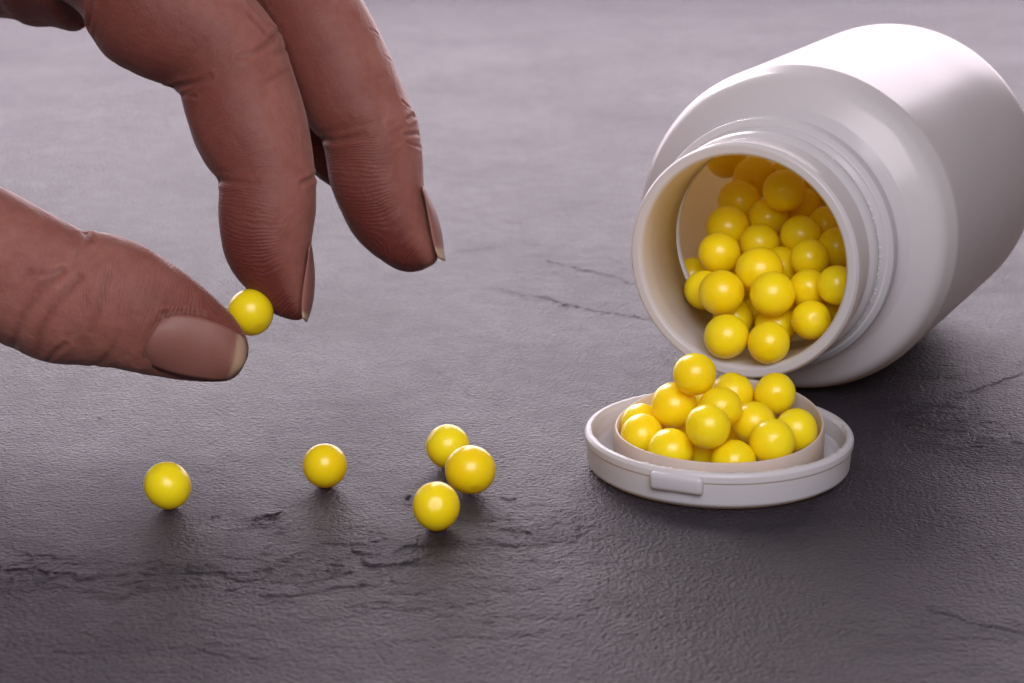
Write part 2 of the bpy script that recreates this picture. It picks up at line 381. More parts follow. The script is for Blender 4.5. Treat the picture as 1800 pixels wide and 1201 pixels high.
# neck with mouth: one moulded piece
neck = [(0.55, 18.67, 0), (0, 19.1, .45), (0, 20.45, .5), (.8, 20.9, .4), (3.2, 20.9, .5), (4.1, 20.2, .6), (8.6, 20.2, .6), (9.6, 20.9, .4), (10.4, 21.2, .4), (11.0, 21.1, .3), (11.3, 20.6, .4), (12.6, 20.7, .4), (13.3, 21.6, .3), (15.4, 21.7, 0)]
inner = [(16.4, 18.62, 0), (1.2, 18.62, 0), (0.55, 18.67, 0)]
P = np.vstack([fillet(neck), np.array([(p[0], p[1]) for p in inner])])
obj('neck', lathe('bottle_neck', P, pl, 160, True), M_BOTTLE, bottle)
collar = fillet([(13.4, 21.5, 0), (13.4, 22.0, .3), (14.3, 22.85, .5), (16.5, 22.95, .6), (17.3, 22.2, .5), (18.6, 21.7, 0)])
obj('collar', lathe('bottle_collar', np.vstack([collar, [(18.6, 21.2), (13.4, 21.2)]]), pl, 160, True), M_BOTTLE, bottle)
body = fillet([(17.6, 21.75, 0), (18.9, 21.9, 1.5), (20.6, 24.0, 2.5), (23.6, 29.0, 5.0), (28.6, 30.38, 5.0), (40, 30.38, 0), (60, 30.38, 0), (75, 30.38, 0), (92.4, 30.38, 4.5), (92.4, 10, 3), (91.2, 0.02, 0)])
bin_ = fillet([(90.4, .02, 0), (90.6, 28.6, 4), (75, 28.8, 0), (50, 28.8, 0), (28.5, 28.8, 3), (25.4, 27.2, 3), (21.4, 20.6, 2), (18.5, 18.64, 1.5), (16.2, 18.62, 0)])
B = np.vstack([body, bin_, [(16.2, 20.6), (17.6, 20.8)]])
obj('body', lathe('bottle_body', B, pl, 192, True), M_BOTTLE, bottle)
# shreds of the torn tamper seal in the groove behind the lip
rng = random.Random(4)
bm = bmesh.new()
for k in range(60):
    a = rng.uniform(-math.pi*.15, math.pi*1.1); 
    if rng.random() < .4: a = rng.uniform(-.6, .5)
    s = 11.0+rng.uniform(-.25, .35); r = 21.0+rng.uniform(0, .35); q = rng.uniform(.05, .2)
    v = []
    for dx, dy, dr in ((0, 0, 0), (q, .05, .1), (q*.6, rng.uniform(.05, .2), .15), (0, .1, .25)):
        aa = a+(dx*3)/21.; rr = r+dr
        v.append(bm.verts.new(Vector((rr*math.cos(aa), s+dy, rr*math.sin(aa)+BR))*MM))
    bm.faces.new(v)
me = bpy.data.meshes.new('seal_shreds'); bm.to_mesh(me); bm.free()
obj('torn_seal_edge', me, M_BOTTLE, bottle)

# ------------------------------------------------------------------ the cap, upside down
CAP = (34.52, -74.43)
cap = empty('bottle_cap', (CAP[0], CAP[1], 0), 0)
tag(cap, 'white plastic snap cap lying upside down under the bottle mouth, heaped with yellow pills', 'cap')
pz = lambda s, a, b: (a, b, s)
shell = fillet([(.0, .02, 0), (.0, 20.6, 1.2), (.9, 21.9, 1.0), (4.6, 22.15, .3), (4.9, 22.38, .25), (5.9, 22.4, .5), (6.45, 22.0, .35), (6.45, 21.3, .3), (5.7, 20.9, .3), (3.2, 20.3, .8), (2.3, 19.4, .5), (1.9, 17.9, .3), (1.55, 16.9, 0), (1.5, .02, 0)])
def burr(S, R, t):
    d = .10*(vnoise(t*24, t*0+3, 5)-.5)+.12*sstep(.72, .8, vnoise(t*40, t*0+7, 6))
    m = (np.abs(S-6.45) < .5) & (R < 21.9) & (R > 21.0)
    return S+np.where(m, d, 0), R-np.where(m, np.abs(d)*.8, 0)
obj('shell', lathe('cap_shell', shell, pz, 220, False, burr), M_CAP, cap)
def ring_h(S, R, t):
    a0 = math.radians(62)                       # tallest at the back
    c = np.maximum(0, np.cos(t-a0))
    hh = 6.5+3.6*((1+np.cos(t-a0))/2)**2.2
    return np.where(S > 3, S-6.5+hh, S), R+np.where(S > 3, .35*(c), 0)
ringp = fillet([(1.2, 17.55, 0), (5.6, 17.45, 0), (6.5, 17.25, .2), (6.5, 16.9, .2), (5.6, 16.75, 0), (1.2, 16.7, 0)])
obj('plug_ring', lathe('cap_plug_ring', ringp, pz, 180, True, ring_h), M_RING, cap)
# thumb tab on the wall
def tab_mesh():
    bm = bmesh.new(); bmesh.ops.create_cube(bm, size=1)
    bmesh.ops.scale(bm, vec=(8.7, 2.2, 3.1), verts=bm.verts)
    bmesh.ops.bevel(bm, geom=bm.edges[:], offset=.85, segments=4, affect='EDGES', profile=.6)
    a = math.radians(-90-22.5)
    for v in bm.verts:
        x, y, z = v.co
        r = 22.3-y; ang = a+x/22.3
        # underside tucks back to the wall
        if z < -.4 : r -= (-.4-z)*.28
        v.co = Vector((r*math.cos(ang), r*math.sin(ang), 4.35+z))*MM
    me = bpy.data.meshes.new('cap_tab'); bm.to_mesh(me); bm.free()
    me.polygons.foreach_set('use_smooth', [True]*len(me.polygons)); return me
obj('tab', tab_mesh(), M_CAP, cap)

# ------------------------------------------------------------------ pills
def pill_mesh(seed, facet):
    bm = bmesh.new(); bmesh.ops.create_icosphere(bm, subdivisions=5, radius=1.0)
    r = random.Random(seed)
    dirs = [(Vector((r.gauss(0, 1), r.gauss(0, 1), r.gauss(0, 1))).normalized(), r.uniform(-.03, .03), r.uniform(1.2, 3)) for _ in range(12)]
    flats = [(Vector((r.gauss(0, 1), r.gauss(0, 1), r.gauss(0, 1))).normalized(), r.uniform(.945, .985)) for _ in range(facet)]
    for v in bm.verts:
        n = v.co.normalized(); k = 1.0
        for d, a, s in dirs: k += a*math.exp(-s*(1-n.dot(d))*2.2)
        for d, hgt in flats:
            c = n.dot(d)*k
            if c > hgt: k -= (c-hgt)*.8
        v.co = n*k
    # normalise to unit mean radius
    for v in bm.verts: v.co *= MM
    me = bpy.data.meshes.new('sugar_pill'); bm.to_mesh(me); bm.free()
    me.polygons.foreach_set('use_smooth', [True]*len(me.polygons)); me.materials.append(M_PILL)
    return me
PM = [pill_mesh(s, f) for s, f in ((1, 2), (2, 4), (3, 3), (4, 5), (5, 1), (6, 4))]
prng = random.Random(11)
def pill(x, y, z, r, label, group=None):
    o = bpy.data.objects.new('yellow_pill', prng.choice(PM)); col.objects.link(o)
    o.location = Vector((x, y, z))*MM
    o.rotation_euler = (prng.uniform(0, 6.28), prng.uniform(0, 6.28), prng.uniform(0, 6.28))
    o.scale = (r*prng.uniform(1.0, 1.03), r*prng.uniform(1.0, 1.03), r*prng.uniform(.985, 1.01))
    tag(o, label, 'pill', group)
    return o
PILLS = [
    (-54.68, -93.84, 3.58, 3.7, 'lone yellow pill on the board farthest from the cap, below the thumb', "pills lying loose on the board"),
    (-30.5, -84.33, 3.54, 3.66, 'lone yellow pill midway between the other lone pill and the cluster of three', "pills lying loose on the board"),
    (-10.75, -74.98, 3.54, 3.66, 'rearmost yellow pill of the three clustered on the board', "pills lying loose on the board"),
    (-6.8, -87.58, 3.92, 4.04, 'largest yellow pill of the three clustered on the board, nearest the cap', "pills lying loose on the board"),
    (-11.69, -102.98, 3.57, 3.69, 'foremost yellow pill of the three clustered on the board', "pills lying loose on the board"),
    (-46.02, -50.40, 20.06, 4.0, "yellow pill pinched between thumb and forefinger", None),
    (30.01, -77.03, 16.83, 3.51, 'topmost yellow pill of the heap in the cap, in front of the bottle lip', "pills heaped in the upturned cap"),
    (26.99, -74.58, 10.64, 3.8, 'large yellow pill in the heap just below its topmost one, nearest the loose pills', "pills heaped in the upturned cap"),
    (37.52, -66.37, 10.16, 3.5, 'yellow pill at the rear of the cap heap, close under the bottle lip', "pills heaped in the upturned cap"),
    (44.56, -68.09, 10.59, 3.5, 'yellow pill high in the cap heap leaning on the tall back ring wall', "pills heaped in the upturned cap"),
    (34.09, -80.22, 12.08, 3.5, 'yellow pill in the cap heap directly behind the one sitting proud at its front', "pills heaped in the upturned cap"),
    (31.52, -86.79, 11.0, 3.63, 'yellow pill sitting proud at the front centre of the cap heap', "pills heaped in the upturned cap"),
    (21.57, -77.26, 6.32, 3.54, 'yellow pill low in the cap at the end nearest the loose pills', "pills heaped in the upturned cap"),
    (21.9, -70.24, 5.88, 3.5, 'yellow pill behind the end pill of the cap, half hidden under the heap', "pills heaped in the upturned cap"),
    (25.74, -84.22, 6.07, 3.65, 'yellow pill low at the front ring of the cap, nearest above the tab', "pills heaped in the upturned cap"),
    (35.77, -87.28, 5.18, 3.58, 'yellow pill at the front ring of the cap, its lower half hidden by the ring', "pills heaped in the upturned cap"),
    (42.16, -85.06, 7.89, 3.71, 'large yellow pill at the front of the cap on the side away from the hand', "pills heaped in the upturned cap"),
    (47.76, -73.2, 5.1, 3.5, 'yellow pill low at the back of the cap under the leaning one', "pills heaped in the upturned cap"),
    (46.8, -79.54, 7.92, 3.5, 'yellow pill at the end of the cap farthest from the hand, behind a larger one', "pills heaped in the upturned cap"),
    (39.98, -78.26, 8.86, 3.5, 'yellow pill in the middle of the cap between two larger front ones', "pills heaped in the upturned cap"),
    (38.4, -72.57, 5.1, 3.5, 'yellow pill deep in the middle of the cap, seen only through a gap', "pills heaped in the upturned cap"),
    (42.22, -63.58, 5.78, 3.5, 'yellow pill on the cap floor at the rear beneath the leaning one', "pills heaped in the upturned cap"),
    (28.85, -70.2, 5.1, 3.5, 'yellow pill on the cap floor buried under the heap near its hand side', "pills heaped in the upturned cap"),
    (31.57, -80.2, 5.1, 3.5, 'yellow pill on the cap floor behind the front row, mostly buried', "pills heaped in the upturned cap"),
    (32.2, -61.98, 7.27, 3.5, 'yellow pill at the very back of the cap heap, glimpsed behind its topmost one', "pills heaped in the upturned cap"),
    (37.52, -53.29, 16.41, 3.94, 'foremost yellow pill in the bottle mouth, resting on the inner rim nearest the hand', "pills inside the bottle"),
    (44.62, -56.66, 16.3, 3.67, 'yellow pill at the lower rim of the bottle mouth, above the pile in the cap', "pills inside the bottle"),
    (39.92, -42.37, 16.56, 3.73, 'yellow pill directly behind the foremost one in the bottle mouth, mostly hidden', "pills inside the bottle"),
    (47.03, -46.41, 16.43, 3.59, 'sliver of yellow pill low in the mouth, behind the second pill on the rim', "pills inside the bottle"),
    (52.43, -52.54, 19.2, 3.5, 'yellow pill in the bottle mouth against the lower rim farthest from the hand', "pills inside the bottle"),
    (37.2, -46.52, 22.55, 3.97, 'bright glossy yellow pill in the bottle, just above the foremost pill', "pills inside the bottle"),
    (45.89, -49.76, 23.21, 3.94, 'half-hidden yellow pill in the middle of the bottle mouth, under the large central one', "pills inside the bottle"),
    (44.38, -42.03, 25.53, 4.29, 'large yellow pill at the very centre of the bottle mouth', "pills inside the bottle"),
    (45.67, -37.79, 16.79, 3.53, 'yellow pill in the mouth directly below the large central one', "pills inside the bottle"),
    (51.44, -41.27, 16.79, 3.2, 'small visible part of yellow pill wedged behind the two pills at the lower rim', "pills inside the bottle"),
    (37.92, -33.49, 26.52, 3.84, 'yellow pill in the bottle beside the bare inner wall, above the bright glossy one', "pills inside the bottle"),
    (34.34, -23.41, 19.4, 3.72, 'yellow pill touching the bare inner bottle wall nearest the hand', "pills inside the bottle"),
    (37.81, -29.83, 19.97, 3.55, 'yellow pill tucked behind the bright glossy one inside the bottle', "pills inside the bottle"),
    (49.06, -35.74, 24.62, 3.54, 'yellow pill peeking out behind the large central pill, deeper in the bottle', "pills inside the bottle"),
    (53.49, -40.57, 27.32, 3.58, 'yellow pill in the bottle one step away from the central pill, towards the far rim', "pills inside the bottle"),
    (59.13, -36.01, 28.42, 3.68, 'yellow pill cut by the far rim at mid height of the bottle mouth', "pills inside the bottle"),
    (53.04, -31.7, 29.41, 3.82, 'yellow pill in the bottle below the highest dim row, near the far rim', "pills inside the bottle"),
    (45.67, -30.06, 27.62, 3.64, 'yellow pill in the bottle right above the large central one', "pills inside the bottle"),
    (40.23, -24.99, 29.45, 3.99, 'yellow pill in the bottle high on the pile beside the bare inner wall', "pills inside the bottle"),
    (43.09, -17.92, 32.77, 4.13, 'dim yellow pill high on the pile, second row from the top near the bare wall', "pills inside the bottle"),
    (47.85, -23.88, 31.04, 3.67, 'dim yellow pill squeezed between two larger ones high on the pile in the bottle', "pills inside the bottle"),
    (54.24, -20.13, 32.38, 3.77, 'dim yellow pill high on the pile near the upper far rim of the mouth', "pills inside the bottle"),
    (52.63, -46.54, 23.39, 3.53, 'yellow pill in the bottle between the central pill and the far rim, lower row', "pills inside the bottle"),
    (55.18, -35.74, 16.98, 3.5, 'yellow pill buried low against the far side of the mouth', "pills inside the bottle"),
    (56.93, -51.72, 25.28, 3.5, 'yellow pill at the far rim of the mouth, lower than its middle', "pills inside the bottle"),
    (58.43, -43.29, 19.58, 3.5, 'yellow pill at the far rim just above the lowest pill there', "pills inside the bottle"),
    (59.02, -32.21, 22.21, 3.5, 'thin crescent of yellow pill behind others at the far rim of the mouth', "pills inside the bottle"),
    (46.64, -11.24, 36.09, 4.17, 'topmost dim orange-yellow pill at the back of the bottle', "pills inside the bottle"),
    (50.23, -27.75, 37.08, 3.91, 'dim orange-yellow pill next to the topmost one at the back of the bottle', "pills inside the bottle"),
    (58.32, -26.7, 30.28, 3.5, 'dim yellow pill behind the far upper rim of the mouth, mostly hidden', "pills inside the bottle"),
    (65.2, -14.08, 31.55, 3.95, 'yellow pill mostly buried in the bottle, only a sliver showing through a gap', "pills inside the bottle"),
    (41.94, -2.31, 38.11, 3.95, 'yellow pill mostly buried in the bottle, only a sliver showing through a gap', "pills inside the bottle"),
    (54.36, -4.44, 35.32, 3.95, 'yellow pill mostly buried in the bottle, only a sliver showing through a gap', "pills inside the bottle"),
    (66.28, -28.17, 31.42, 3.95, 'yellow pill mostly buried in the bottle, only a sliver showing through a gap', "pills inside the bottle"),
    (42.4, -24.02, 21.49, 3.95, 'yellow pill mostly buried in the bottle, only a sliver showing through a gap', "pills inside the bottle"),
    (54.08, -14.89, 38.47, 3.95, 'yellow pill mostly buried in the bottle, only a sliver showing through a gap', "pills inside the bottle"),
    (49.26, -19.33, 24.61, 3.95, 'yellow pill mostly buried in the bottle, only a sliver showing through a gap', "pills inside the bottle"),
    (63.69, -20.18, 37.24, 3.95, 'yellow pill mostly buried in the bottle, only a sliver showing through a gap', "pills inside the bottle"),
    (47.08, -29.91, 17.36, 3.95, 'yellow pill mostly buried in the bottle, only a sliver showing through a gap', "pills inside the bottle"),
    (66.75, -38.76, 28.05, 3.95, 'yellow pill mostly buried in the bottle, only a sliver showing through a gap', "pills inside the bottle"),
    (60.76, -7.97, 33.28, 3.6, 'yellow pill mostly buried in the bottle, only a sliver showing through a gap', "pills inside the bottle"),
    (34.83, -38.58, 21.0, 3.6, 'yellow pill low beside the bare inner wall, half hidden by the bright glossy one', "pills inside the bottle"),
    (40.73, -25.21, 12.43, 3.6, 'yellow pill mostly buried in the bottle, only a sliver showing through a gap', "pills inside the bottle"),
    (36.95, -18.74, 14.21, 3.3, 'yellow pill mostly buried in the bottle, only a sliver showing through a gap', "pills inside the bottle"),
]
for p in PILLS: pill(*p)

# ------------------------------------------------------------------ the hand
TUBES = {"index": [[-97.78, -15.14, 76.74, -87.26, -8.08, 100.96, 13.67], [-86.93, -17.83, 72.88, -75.41, -10.65, 97.51, 14.06], [-81.37, -20.1, 70.45, -69.9, -13.21, 94.09, 13.58], [-78.25, -21.86, 67.98, -66.39, -15.25, 90.66, 13.22], [-76.59, -23.79, 64.93, -62.27, -17.35, 87.05, 13.56], [-73.4, -26.39, 61.36, -57.38, -20.26, 82.41, 13.57], [-69.08, -28.11, 59.04, -52.38, -22.66, 77.75, 12.83], [-64.79, -29.59, 57.52, -48.33, -24.88, 73.71, 11.78], [-61.31, -30.35, 56.71, -44.57, -26.53, 69.83, 10.8], [-59.69, -31.22, 55.51, -42.05, -28.01, 66.54, 10.53], [-59.21, -32.12, 54.22, -40.56, -29.6, 62.87, 10.35], [-58.23, -34.11, 50.96, -38.72, -32.02, 58.12, 10.44], [-56.55, -36.32, 46.93, -36.99, -34.67, 52.6, 10.22], [-54.16, -38.39, 43.41, -35.77, -37.22, 47.41, 9.43], [-52.2, -39.91, 41.77, -35.07, -39.49, 43.23, 8.6], [-51.94, -40.59, 40.88, -34.83, -40.39, 41.56, 8.56], [-52.06, -42.45, 36.63, -34.87, -42.22, 37.41, 8.6], [-51.75, -43.72, 32.27, -35.28, -43.35, 33.53, 8.26], [-50.94, -44.77, 28.68, -35.68, -44.43, 29.84, 7.66], [-49.33, -45.67, 25.57, -35.68, -45.28, 26.93, 6.86], [-46.7, -46.52, 22.66, -35.68, -46.07, 24.21, 5.57], [-43.87, -47.28, 20.04, -35.78, -46.77, 21.79, 4.14], [-41.44, -47.68, 18.68, -36.09, -47.34, 19.84, 2.75], [-39.02, -47.88, 18.0, -36.79, -47.73, 18.49, 1.14], [-37.7, -47.92, 17.86, -37.6, -47.9, 17.9, 0.06]],
 "middle": [[-107.27, 6.22, 92.87, -96.32, 12.35, 113.89, 12.24], [-91.26, 2.24, 89.94, -79.31, 8.32, 110.8, 12.4], [-75.68, -1.91, 82.81, -63.78, 3.98, 103.05, 12.1], [-61.31, -5.75, 76.8, -49.48, -0.79, 93.84, 10.67], [-51.37, -9.57, 70.84, -37.46, -6.12, 82.66, 9.29], [-47.51, -12.07, 65.84, -31.39, -9.38, 75.06, 9.38], [-45.58, -14.26, 61.88, -27.69, -12.03, 69.55, 9.8], [-43.39, -16.1, 57.36, -24.99, -13.93, 64.82, 9.98], [-41.21, -17.87, 53.06, -22.31, -16.09, 59.17, 9.98], [-39.04, -19.5, 49.27, -20.26, -17.98, 54.46, 9.77], [-36.98, -20.76, 46.71, -18.65, -19.52, 50.98, 9.43], [-35.39, -21.18, 45.29, -17.48, -20.23, 48.54, 9.11], [-35.07, -21.53, 44.07, -17.16, -20.88, 46.31, 9.03], [-34.54, -22.33, 41.32, -16.63, -21.83, 43.05, 9.0], [-33.8, -23.52, 37.25, -16.42, -23.13, 38.58, 8.71], [-32.1, -24.79, 32.88, -15.89, -24.32, 34.51, 8.15], [-29.45, -26.1, 28.4, -14.83, -25.59, 30.13, 7.37], [-25.96, -27.13, 24.84, -13.98, -26.57, 26.78, 6.07], [-22.25, -27.82, 22.5, -13.77, -27.16, 24.74, 4.4], [-19.07, -28.05, 21.69, -14.41, -27.58, 23.32, 2.48], [-16.74, -27.96, 22.0, -16.63, -27.93, 22.1, 0.07]],
 "ring": [[-117.2, 21.95, 89.66, -105.82, 28.32, 111.51, 12.72], [-101.68, 17.94, 86.61, -89.25, 24.1, 107.76, 12.65], [-86.57, 14.02, 80.29, -74.21, 19.99, 100.8, 12.34], [-72.73, 10.11, 74.03, -60.42, 15.74, 93.37, 11.8], [-59.09, 5.79, 64.56, -45.71, 9.69, 77.94, 9.66], [-53.32, 1.8, 56.23, -34.99, 4.9, 66.89, 10.72], [-47.65, -1.83, 47.34, -30.14, 0.8, 56.38, 9.94], [-42.94, -4.4, 40.3, -25.68, -1.86, 49.02, 9.75], [-38.69, -6.16, 36.05, -23.43, -4.22, 42.73, 8.38], [-34.82, -7.0, 33.18, -22.11, -5.61, 37.96, 6.83], [-30.73, -7.55, 31.27, -21.78, -6.63, 34.46, 4.77], [-27.64, -7.68, 30.85, -23.21, -7.31, 32.12, 2.31], [-25.65, -7.62, 31.06, -25.53, -7.59, 31.17, 0.08]],
 "little": [[-123.73, 36.94, 87.49, -111.95, 42.55, 106.72, 11.62], [-105.32, 33.56, 86.58, -94.21, 39.12, 105.68, 11.4], [-89.69, 29.23, 78.9, -78.63, 34.45, 96.79, 10.84], [-75.36, 25.26, 72.41, -64.35, 29.96, 88.55, 10.05], [-62.32, 20.66, 63.76, -50.2, 24.21, 75.95, 8.77], [-55.84, 17.24, 55.6, -40.3, 19.81, 64.44, 9.03], [-50.6, 14.49, 47.94, -35.65, 16.74, 55.67, 8.49], [-47.09, 12.71, 43.62, -33.31, 14.47, 49.68, 7.58], [-43.07, 11.97, 41.08, -32.74, 13.19, 45.27, 5.61], [-39.05, 11.65, 39.98, -33.54, 12.29, 42.18, 2.99], [-35.61, 11.74, 40.31, -35.49, 11.77, 40.42, 0.08]],
 "thumb": [[-167.61, -0.89, 57.74, -160.99, -13.84, 13.28, 19.18], [-141.63, -13.36, 54.24, -136.27, -25.67, 12.0, 18.17], [-119.97, -26.11, 49.82, -116.84, -36.99, 12.46, 16.01], [-103.93, -36.61, 45.95, -102.91, -45.79, 14.45, 13.46], [-90.24, -44.2, 41.34, -92.25, -51.8, 15.25, 11.17], [-84.89, -46.4, 39.16, -87.38, -53.61, 14.42, 10.61], [-79.68, -48.13, 36.79, -83.46, -55.07, 12.98, 10.29], [-75.69, -49.66, 35.11, -79.76, -56.27, 12.41, 9.83], [-74.19, -50.4, 34.36, -77.37, -56.81, 12.37, 9.48], [-72.96, -50.51, 34.7, -74.85, -57.03, 12.33, 9.58], [-69.0, -51.17, 34.24, -70.78, -57.59, 12.19, 9.45], [-63.8, -51.98, 32.5, -65.78, -58.15, 11.33, 9.08], [-59.27, -53.3, 29.78, -61.25, -58.85, 10.71, 8.18], [-54.45, -54.75, 26.58, -56.72, -59.5, 10.29, 7.02], [-50.71, -55.72, 23.27, -52.68, -59.58, 10.01, 5.72], [-48.04, -56.52, 20.52, -49.72, -59.52, 10.2, 4.46], [-46.46, -57.21, 18.16, -47.94, -59.3, 10.96, 3.13], [-45.77, -57.76, 16.26, -46.66, -58.83, 12.57, 1.62], [-45.77, -58.2, 14.75, -45.87, -58.36, 14.18, 0.25]],
 "palm": [[-81.89, -3.35, 63.58, -77.52, 8.26, 103.42, 1.0], [-85.17, -3.41, 63.37, -84.08, 9.17, 106.56, 26.0], [-89.54, -3.11, 64.42, -90.63, 9.78, 108.66, 31.0], [-93.9, -3.04, 64.63, -97.18, 10.09, 109.71, 33.0], [-98.51, -1.64, 65.86, -105.08, 11.28, 110.21, 34.0], [-115.22, -0.43, 66.47, -120.7, 12.0, 109.14, 34.0], [-137.84, -0.27, 59.86, -143.35, 12.69, 104.32, 32.0], [-162.57, 0.62, 48.59, -169.25, 14.01, 94.56, 29.0], [-186.64, 2.38, 40.35, -194.51, 15.27, 84.61, 27.0], [-215.68, 4.74, 34.15, -224.76, 18.07, 79.92, 27.0], [-252.11, 6.11, 24.54, -262.42, 20.85, 75.15, 28.0], [-253.25, 6.43, 25.64, -262.42, 20.21, 72.95, 5.0]],
 "web": [[-157.05, -6.05, 75.76, -157.05, -16.88, 38.59, 18.0], [-141.63, -10.09, 76.2, -138.43, -21.71, 36.33, 19.0], [-129.65, -14.72, 74.61, -124.38, -24.74, 40.2, 17.0], [-122.69, -17.91, 70.81, -116.92, -24.95, 46.64, 12.0], [-119.24, -20.67, 64.91, -115.05, -24.47, 51.85, 6.0]]}
FWD = np.array([0, math.cos(PITCH), -math.sin(PITCH)])
def tube(st, seg=56, n=6, expo=2.15):
    """closed skin round stations (edge point, edge point, half depth)"""
    A = spline(st, n); L, R, b = A[:, :3], A[:, 3:6], np.maximum(A[:, 6], .02)
    c = (L+R)/2; lat = R-L; a = np.linalg.norm(lat, axis=1)/2; lat = lat/np.maximum(2*a, 1e-6)[:, None]
    dep = FWD[None]-lat*(lat@FWD)[:, None]; dep /= np.linalg.norm(dep, axis=1)[:, None]
    t = np.linspace(0, 2*math.pi, seg, endpoint=False)
    ct, sn = np.cos(t), np.sin(t)
    ct = np.sign(ct)*np.abs(ct)**(2/expo); sn = np.sign(sn)*np.abs(sn)**(2/expo)
    V = c[:, None]+lat[:, None]*(a[:, None]*ct)[..., None]+dep[:, None]*(b[:, None]*sn)[..., None]
    nr = len(A); V = V.reshape(-1, 3); F = grid_faces(nr, seg, True).tolist()
    V = np.vstack([V, c[:1], c[-1:]]); i0, i1 = len(V)-2, len(V)-1
    for j in range(seg):
        j2 = (j+1) % seg
        F.append([i0, j2, j]); F.append([i1, (nr-1)*seg+j, (nr-1)*seg+j2])
    return V, F, dict(c=c, lat=lat, dep=dep, a=a, b=b)

def remeshed(parts, voxel, smooth_it):
    Vs, Fs, k = [], [], 0
    for V, F in parts:
        Vs.append(V); Fs += [[i+k for i in f] for f in F]; k += len(V)
    me = mesh_np('hand_base', np.vstack(Vs), Fs)
    bm = bmesh.new(); bm.from_mesh(me); bmesh.ops.recalc_face_normals(bm, faces=bm.faces); bm.to_mesh(me); bm.free()
    o = bpy.data.objects.new('hand_base', me); col.objects.link(o)
    # remesh at 100x so that the voxel size keeps clear of the modifier's lower limit
    o.scale = (1, 1, 1)
    me.transform(Matrix.Scale(100, 4))
    r = o.modifiers.new('r', 'REMESH'); r.mode = 'VOXEL'; r.voxel_size = voxel*MM*100
    s = o.modifiers.new('s', 'SMOOTH'); s.factor = .5; s.iterations = smooth_it
    dg = bpy.context.evaluated_depsgraph_get(); ev = o.evaluated_get(dg)
    out = bpy.data.meshes.new_from_object(ev)
    bpy.data.objects.remove(o)
    out.transform(Matrix.Scale(.01, 4))
    return out

def hand_base():
    parts = []; info = {}
    for k, st in TUBES.items():
        V, F, inf = tube(st); parts.append((V, F)); info[k] = inf
    return remeshed(parts, .30, 5), info

